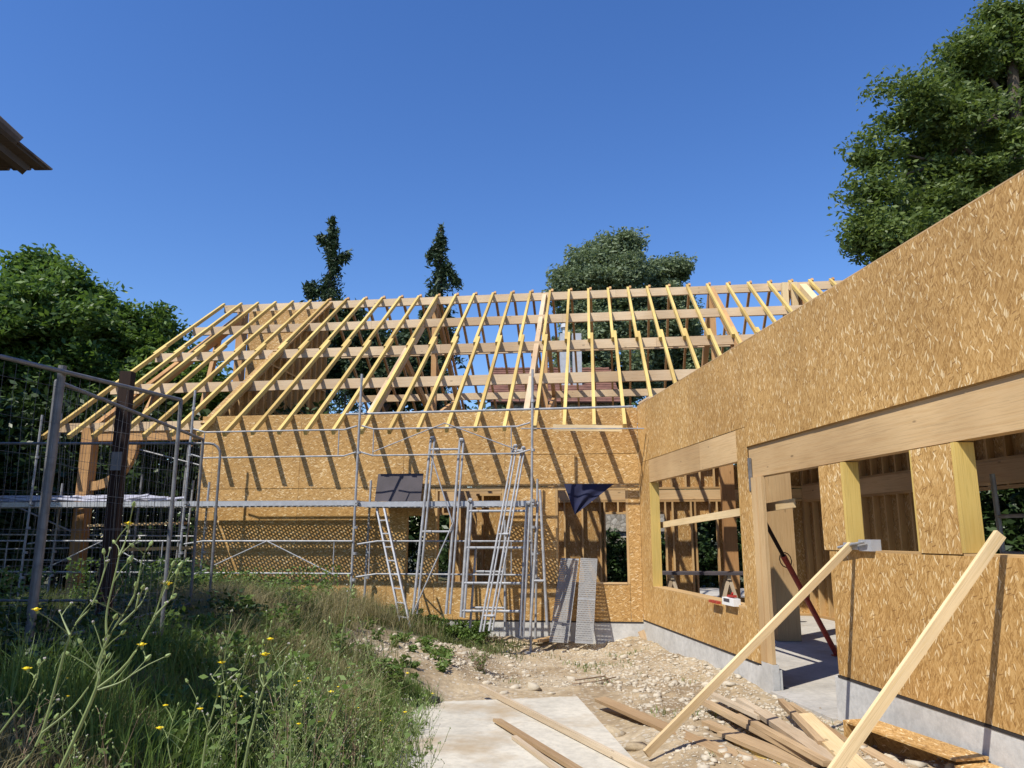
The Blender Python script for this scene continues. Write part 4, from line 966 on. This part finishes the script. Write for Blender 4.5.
# ------------------------------------------------------------------ grass and weeds
def blades(name, X, Y, H, m, label, cat, lean=.45, w=.004, seed=1):
    r = np.random.default_rng(seed); n = len(X); z0 = ground_z(X, Y) - .02
    th = r.uniform(0, 6.28, n); ln = r.uniform(.1, 1, n) * lean
    dx, dy = np.cos(th) * ln * H, np.sin(th) * ln * H
    ph_ = r.uniform(0, 6.28, n); sx, sy = np.cos(ph_) * w * r.uniform(.6, 1.4, n), np.sin(ph_) * w * r.uniform(.6, 1.4, n)
    P0 = np.stack([X, Y, z0], -1); P1 = P0 + np.stack([dx * .3, dy * .3, H * .6], -1); P2 = P0 + np.stack([dx, dy, H * (1 - .25 * ln)], -1); S_ = np.stack([sx, sy, 0 * sx], -1)
    V = np.stack([P0 - S_, P0 + S_, P1 + S_ * .8, P1 - S_ * .8, P2 + S_ * .15, P2 - S_ * .15], 1).reshape(-1, 3)
    b_ = (np.arange(n) * 6)[:, None]; Qd = np.concatenate([b_ + np.array([[0, 1, 2, 3]]), b_ + np.array([[3, 2, 4, 5]])])
    o = npmesh(name, V, Qd, m, rnd=np.repeat(r.beta(2, 2, n), 6)); return tag(o, label, cat, kind='stuff')
r = np.random.default_rng(77)
def scatter(n, x0, x1, y0, y1, f): X = r.uniform(x0, x1, n); Y = r.uniform(y0, y1, n); k = r.uniform(0, 1, n) < f(X, Y); return X[k], Y[k]
edge = lambda X, Y: (1 - .85 * sstep(-2.6, -1.7, X + .5 * vnoise(X, Y, 1.1)) * sstep(9.0, 10.2, Y) * sstep(14.2, 13.6, Y)) * sstep(-1.0, -1.6, X + .4 * vnoise(X, Y, 1.3)) * (1 - .93 * sstep(-3.4, -2.2, X) * sstep(9.6, 10.4, Y) * sstep(13.8, 13.3, Y))
X, Y = scatter(170000, -8, -.9, 2.2, 16.0, lambda a, b: edge(a, b) * (.5 + 1.1 * vnoise(a, b, 1.3) + .5 * vnoise(a, b, 4)))
blades('long_grass', X, Y, r.uniform(.08, .36, len(X)) * (1 + .9 * vnoise(X, Y, 1.9)) * (.35 + .65 * sstep(6.0, 8.0, Y + .9 * (X + 2))) * (1 - .5 * (X < -2.4) * (Y < 9)), M['grass'], 'long green grass covering the bank on the left', 'grass', .9, .0055, 1)
X, Y = scatter(150000, -5, -1.2, 2.5, 14, lambda a, b: edge(a, b) * sstep(-.25, .3, vnoise(a, b, .9) + .1 * (b > 5)))
blades('dry_grass', X, Y, r.uniform(.15, .6, len(X)) * (1 + .8 * vnoise(X, Y, 1.5)) * (.4 + .6 * sstep(5.5, 7.5, Y + .9 * (X + 2))) * (1 - .5 * (X < -2.6) * (Y < 9)), M['drygrass'], 'dry straw coloured grass tangled on the bank', 'dry grass', 1.1, .0025, 2)
X, Y = scatter(60000, -5.5, 1.2, 13.0, 15.9, lambda a, b: sstep(1.0, -1.2, a + 1.2 * vnoise(a, b, 1.1)) * .6 * sstep(-.25, .2, vnoise(a, b, 2.1)) * sstep(12.9, 14.6, b + .8 * vnoise(a, b, .9)))
blades('short_grass', X, Y, r.uniform(.04, .17, len(X)) * r.uniform(.6, 1.2, len(X)), M['grass'], 'bright green grass and weeds at the foot of the back wall', 'grass', .9, .006, 3)
X, Y = scatter(9000, -.2, 4, 7, 15.6, lambda a, b: (vnoise(a, b, 1.6) > .30) * 1.0)
kk = (-((X - 2.57) * .9937 + (Y - 15.64) * .1119) > .1) & ~((np.abs(X) < 1.5) & (Y < 11)); X, Y = X[kk], Y[kk]
blades('tufts', X, Y, r.uniform(.03, .12, len(X)), M['weedleaf'], 'sparse green tufts between the stones', 'weeds', .9, .005, 4)

X, Y = scatter(36000, -2.8, -.75, 4.2, 10.2, lambda a, b: sstep(-.75, -1.2, a + .3 * vnoise(a, b, 2)) * sstep(-.3, .25, vnoise(a, b, 2.7)))
blades('wild_stalks', X, Y, r.uniform(.12, .5, len(X)) * (.35 + .65 * sstep(10, 7.0, Y)), M['weedleaf'], 'thin yellow-green stalks crowding the edge of the slab', 'weeds', .55, .0035, 6)
# bushy leafy weeds: stuff
def weed_mass(name, spots, m, label, cat, seed, leaf=.03):
    rr = np.random.default_rng(seed); P = []
    for (x, y, h, sp, n) in spots:
        g = gz(x, y); q = rr.uniform(0, 1, n); th = rr.uniform(0, 6.28, n); rad = sp * np.sqrt(rr.uniform(0, 1, n)) * (.4 + .6 * q)
        P.append(np.stack([x + np.cos(th) * rad, y + np.sin(th) * rad, g + h * q], -1))
    o = leaf_cloud(name, np.concatenate(P), leaf, m, None, aspect=1.0, seed=seed); return tag(o, label, cat, kind='stuff')
sp = []
rr = random.Random(4)
for k in range(90):
    a = rr.uniform(3.0, 9.6); o = rr.uniform(.4, 2.0) if a > 5 else rr.uniform(.3, 1.2); p = B.p(a, o, 0); sp.append((p.x, p.y, rr.uniform(.15, .5) * (1.2 if a > 5.5 else .55), rr.uniform(.12, .3), 240))
for k in range(26): sp.append((rr.uniform(-7, -3.0), rr.uniform(9.8, 13.5), rr.uniform(.3, .8), rr.uniform(.2, .4), 300))
for k in range(70): x_ = rr.uniform(-3.0, -1.1); sp.append((x_, rr.uniform(4.6, 9.4), rr.uniform(.12, .4), rr.uniform(.08, .22), 150))
for k in range(24): sp.append((rr.uniform(-2.4, -.9), rr.uniform(9.8, 12.8), rr.uniform(.06, .22), rr.uniform(.06, .15), 60))
weed_mass('leafy_weeds', sp, M['weedleaf'], 'leafy green weeds growing before the back wall', 'weeds', 9, .04)
sp = []
for k in range(46): sp.append((rr.uniform(-5.5, -2.6), rr.uniform(4.8, 9.2), rr.uniform(.15, .45), rr.uniform(.15, .3), 160))
weed_mass('ground_weeds', sp, M['hedge'], 'dark low weeds around the fence foot', 'weeds', 10, .035)

# tall flowering weeds, each one a thing
GW = 'tall weeds gone to seed in the foreground'
def weed(label, base, stems, flowers=1, fluff=.4, r0=.006, seed=0, leaves=0, group=GW, mat_=None):
    rr = random.Random(seed); t = T2('tall_weed', label, 'weed', base, group)
    mb = MB(); ends = []
    for pts in stems:
        n = len(pts); rad = [r0 * (1 - .6 * i / max(1, n - 1)) for i in range(n)]
        # catmull-like subdivision
        P = [Vector(p) for p in pts]; S = []
        for i in range(n - 1):
            p0_, p1_, p2_, p3_ = P[max(i - 1, 0)], P[i], P[i + 1], P[min(i + 2, n - 1)]
            for k in range(4):
                u_ = k / 4; S.append(.5 * ((2 * p1_) + (p2_ - p0_) * u_ + (2 * p0_ - 5 * p1_ + 4 * p2_ - p3_) * u_ * u_ + (3 * p1_ - p0_ - 3 * p2_ + p3_) * u_ ** 3))
        S.append(P[-1]); rs_ = r0 if pts is stems[0] else r0 * .62
        mb.tube(S, [rs_ * (1 - .78 * i / (len(S) - 1)) for i in range(len(S))], 6)
        ends.append((S[-1], (S[-1] - S[-2]).normalized())); 
        L_ = sum((S[i + 1] - S[i]).length for i in range(len(S) - 1))
        for k in range(int(L_ * 9) + 1):
            i = rr.randrange(len(S) // 3, len(S)); s0 = S[i]; d_ = Vector((rr.uniform(-1, 1), rr.uniform(-1, 1), rr.uniform(.4, 1.6))).normalized(); l_ = rr.uniform(.02, .09) * min(1.4, r0 / .006 + .3)
            e_ = s0 + d_ * l_; mb.tube([s0, s0 + d_ * l_ * .5 + Z * .004, e_], [r0 * .35, r0 * .25, r0 * .2], 5); ends.append((e_, d_))
    mb.build('stem', mat_ or M['stem'], t, True)
    bd_, fl = MB(), MB(); nf = 0; rr.shuffle(ends)
    for (p, d_) in ends:
        k = rr.random(); s_ = rr.uniform(.7, 1.2) * r0 * 1.0
        if nf < flowers:
            nf += 1; f_ = MB(); c0_ = p + d_ * s_ * 2
            for q in range(11):
                th = 2 * math.pi * q / 11; x_ = Vector((math.cos(th), math.sin(th), .35)); y_ = Vector((-math.sin(th), math.cos(th), 0))
                f_.face([c0_, c0_ + x_ * s_ * 1.2 + y_ * s_ * .5, c0_ + x_ * s_ * 2.6 + y_ * s_ * .35, c0_ + x_ * s_ * 2.6 - y_ * s_ * .35, c0_ + x_ * s_ * 1.2 - y_ * s_ * .5], [(0, 0)] * 5)
            f_.blob(c0_ + Z * s_ * .6, s_ * 1.5, .7, 7, .15); f_.build('flower', M['yflower'], t)
            bd_.blob(p + d_ * s_, s_ * .9, 1.4, 6)
        elif k < fluff:
            for q in range(3): fl.blob(p + Vector((rr.uniform(-1, 1), rr.uniform(-1, 1), rr.uniform(0, 1.4))) * s_ * .6, s_ * .5, 1, 5, .3)
            bd_.blob(p, s_ * .7, 1.2, 6)
        else: bd_.tube([p - d_ * s_ * .6, p + d_ * s_ * .6, p + d_ * s_ * 2.0, p + d_ * s_ * 2.8], [s_ * .35, s_ * 1.05, s_ * .75, s_ * .35], 6)
    bd_.build('buds', M['bud'], t, True)
    if fl.v: fl.build('seed_heads', M['fluff'], t, True)
    if leaves:
        pts = []; 
        for k in range(leaves):
            s_ = rr.choice(stems); i = rr.randrange(len(s_) - 1); pts.append(np.array(Vector(s_[i]).lerp(Vector(s_[i + 1]), rr.random())) + np.array([rr.uniform(-.03, .03), rr.uniform(-.03, .03), 0]))
        leaf_cloud('leaves', np.array(pts), .022, M['weedleaf'], t, seed=seed)
    return t
def PX(y, *uv): return [at(u, v, y + (i * .02)) for i, (u, v) in enumerate(uv)]
y0 = 2.3
weed('leftmost foreground weed with forked stem and pale fluffy heads', at(0, 800, y0), [PX(y0, (-5, 800), (19, 768), (42, 733), (70, 635), (92, 605), (108, 561)), PX(y0, (42, 733), (74, 706), (98, 670), (104, 640)), PX(y0, (70, 635), (64, 622), (60, 612)), PX(y0, (-20, 760), (0, 733), (33, 688), (39, 665))], 2, .45, .006, 1)
y0 = 2.5
weed('tall foreground weed with a yellow flower near its top, branching beside the fence', at(50, 800, y0), [PX(y0, (45, 800), (61, 768), (96.5, 688), (98, 665), (110, 635), (134, 596), (142, 560), (150, 545)), PX(y0, (98, 688), (128, 662), (154, 617), (163, 590), (178, 568)), PX(y0, (107, 638), (107, 611), (119, 556), (115, 543)), PX(y0, (154, 617), (165, 605), (172, 598)), PX(y0, (98, 690), (125, 680), (146, 660)), PX(y0, (119, 556), (124, 545), (128, 532)), PX(y0, (120, 625), (140, 605), (147, 590))], 3, .25, .007, 2)
y0 = 3.2
weed('slim weed with fluffy seed tops standing before the shaded grass', at(195, 800, y0), [PX(y0, (198, 800), (202, 768), (208, 730), (220, 685), (232, 611)), PX(y0, (220, 685), (232, 677), (243.5, 665), (245, 655)), PX(y0, (220, 685), (214, 680), (211, 675)), PX(y0, (208, 735), (222, 715), (226, 690))], 1, .6, .006, 3, 14)
weed('weed with three spreading top branches left of the seeding clump', at(240, 800, 3.1), [PX(3.1, (238, 800), (251, 733), (264, 687), (275, 660), (289, 644)), PX(3.1, (264, 687), (280, 668), (299, 652)), PX(3.1, (264, 687), (259, 672), (263, 643)), PX(3.1, (258, 700), (240, 690), (236, 680))], 2, .4, .0065, 4, 16)
weed('weed with a yellow flower at the bottom edge left of centre', at(150, 800, 3.0), [PX(3.0, (155, 800), (172, 765), (188, 735), (197, 700)), PX(3.0, (172, 765), (168, 740), (178, 705)), PX(3.0, (188, 735), (190, 720), (189, 712))], 3, .3, .005, 5, 16)
weed('tall thin green weed rising to the height of the walkway rails', at(325, 770, 5.0), [PX(5.0, (318, 790), (327, 722), (340, 650), (346, 610), (352, 592)), PX(5.0, (327, 722), (312, 690), (298, 665)), PX(5.0, (340, 650), (334, 640), (330, 625))], 1, .2, .007, 6, 16)
labs = ['small', 'bushy', 'leaning', 'pale', 'ragged', 'brownish', 'upright', 'sprawling']
rr = random.Random(12)
# denser flowering weeds lower centre: repeats that nothing tells apart
for k in range(120):
    u = rr.uniform(225, 425) if k < 100 else rr.uniform(-10, 230); y = rr.uniform(3.0, 6.2)
    vt = rr.uniform(645, 740) if u > 250 else rr.uniform(690, 760)
    if u > 380: vt = rr.uniform(690, 755)
    if u > 330 and u <= 380: vt = rr.uniform(635, 745)
    tp_ = at(u, vt, y); bx_ = tp_.x + rr.uniform(-.18, .12); by_ = y + rr.uniform(-.15, .15); g = gz(bx_, by_)
    if tp_.z < g + .2: tp_.z = g + rr.uniform(.2, .45)
    if tp_.z > g + 1.25: g = tp_.z - 1.25
    base = Vector((bx_, by_, g - .02)); mid = base.lerp(tp_, .55) + Vector((rr.uniform(-.06, .06), rr.uniform(-.06, .06), 0))
    st = [[base, mid, tp_]]
    for j in range(rr.randrange(3, 6)):
        s_ = mid.lerp(tp_, rr.uniform(-.4, .8)); e_ = s_ + Vector((rr.uniform(-.14, .14), rr.uniform(-.14, .14), rr.uniform(.08, .28))); st.append([s_, s_.lerp(e_, .5) + Vector((0, 0, -.01)), e_])
    weed('slender branching weed with small buds in the dense clump at the bottom', base, st, 1 if k % 3 == 0 else 0, .35, rr.uniform(.0025, .0045), 100 + k, 16, 'slender weeds in the bottom clump', M['stemd'] if k % 6 == 5 else M['stem'])
# small shrub on the bare earth
s0 = on_z(480, 668, -.08); st = []
rr = random.Random(5)
for k in range(34):
    e_ = s0 + Vector((rr.uniform(-.2, .2), rr.uniform(-.2, .2), rr.uniform(.12, .42))); st.append([s0 + Vector((rr.uniform(-.05, .05), 0, -.1)), s0.lerp(e_, .5), e_])
weed('small brown bushy plant alone on the bare earth beyond the slab', s0, st, 0, .15, .004, 300, 260, 'x', M['stemd'])
for o in C.objects:
    if o.get('group') == 'x': del o['group']

# ------------------------------------------------------------------ sky, sun, camera
sun_dir = Vector((.914, .888, -1.67)).normalized()
sd = bpy.data.lights.new('sun', 'SUN'); sd.energy = 4.2; sd.angle = math.radians(.53); sd.color = (1, .95, .86)
so = bpy.data.objects.new('sun', sd); C.objects.link(so); so.rotation_euler = sun_dir.to_track_quat('-Z', 'Y').to_euler(); so.location = (0, 0, 20)
w = bpy.data.worlds.new('World'); bpy.context.scene.world = w; w.use_nodes = True; nt = w.node_tree
sky = nt.nodes.new('ShaderNodeTexSky'); sky.sky_type = 'NISHITA'; sky.sun_disc = False
sky.sun_elevation = math.asin(-sun_dir.z); sky.sun_rotation = math.atan2(-sun_dir.x, -sun_dir.y)
sky.altitude = 200; sky.air_density = 1.0; sky.dust_density = 0; sky.ozone_density = 5.0; sky.air_density = 1.15
hs = nt.nodes.new('ShaderNodeHueSaturation'); hs.inputs['Saturation'].default_value = 1.2; hs.inputs['Hue'].default_value = .512; nt.links.new(sky.outputs[0], hs.inputs['Color']); nt.links.new(hs.outputs[0], nt.nodes['Background'].inputs[0]); nt.nodes['Background'].inputs[1].default_value = .12
cam = bpy.data.cameras.new('camera'); cam.sensor_width = 36; cam.lens = 36 * F_PX / 1024; cam.clip_start = .05; cam.clip_end = 3000
co = bpy.data.objects.new('camera', cam); C.objects.link(co); co.location = (0, 0, CZ); co.rotation_euler = (math.pi / 2 + PITCH, 0, 0)
sn = bpy.context.scene; sn.camera = co
sn.view_settings.view_transform = 'Standard'; sn.view_settings.look = 'None'; sn.view_settings.exposure = .5; sn.view_settings.gamma = 1
sn.cycles.max_bounces = 6; sn.cycles.transparent_max_bounces = 16
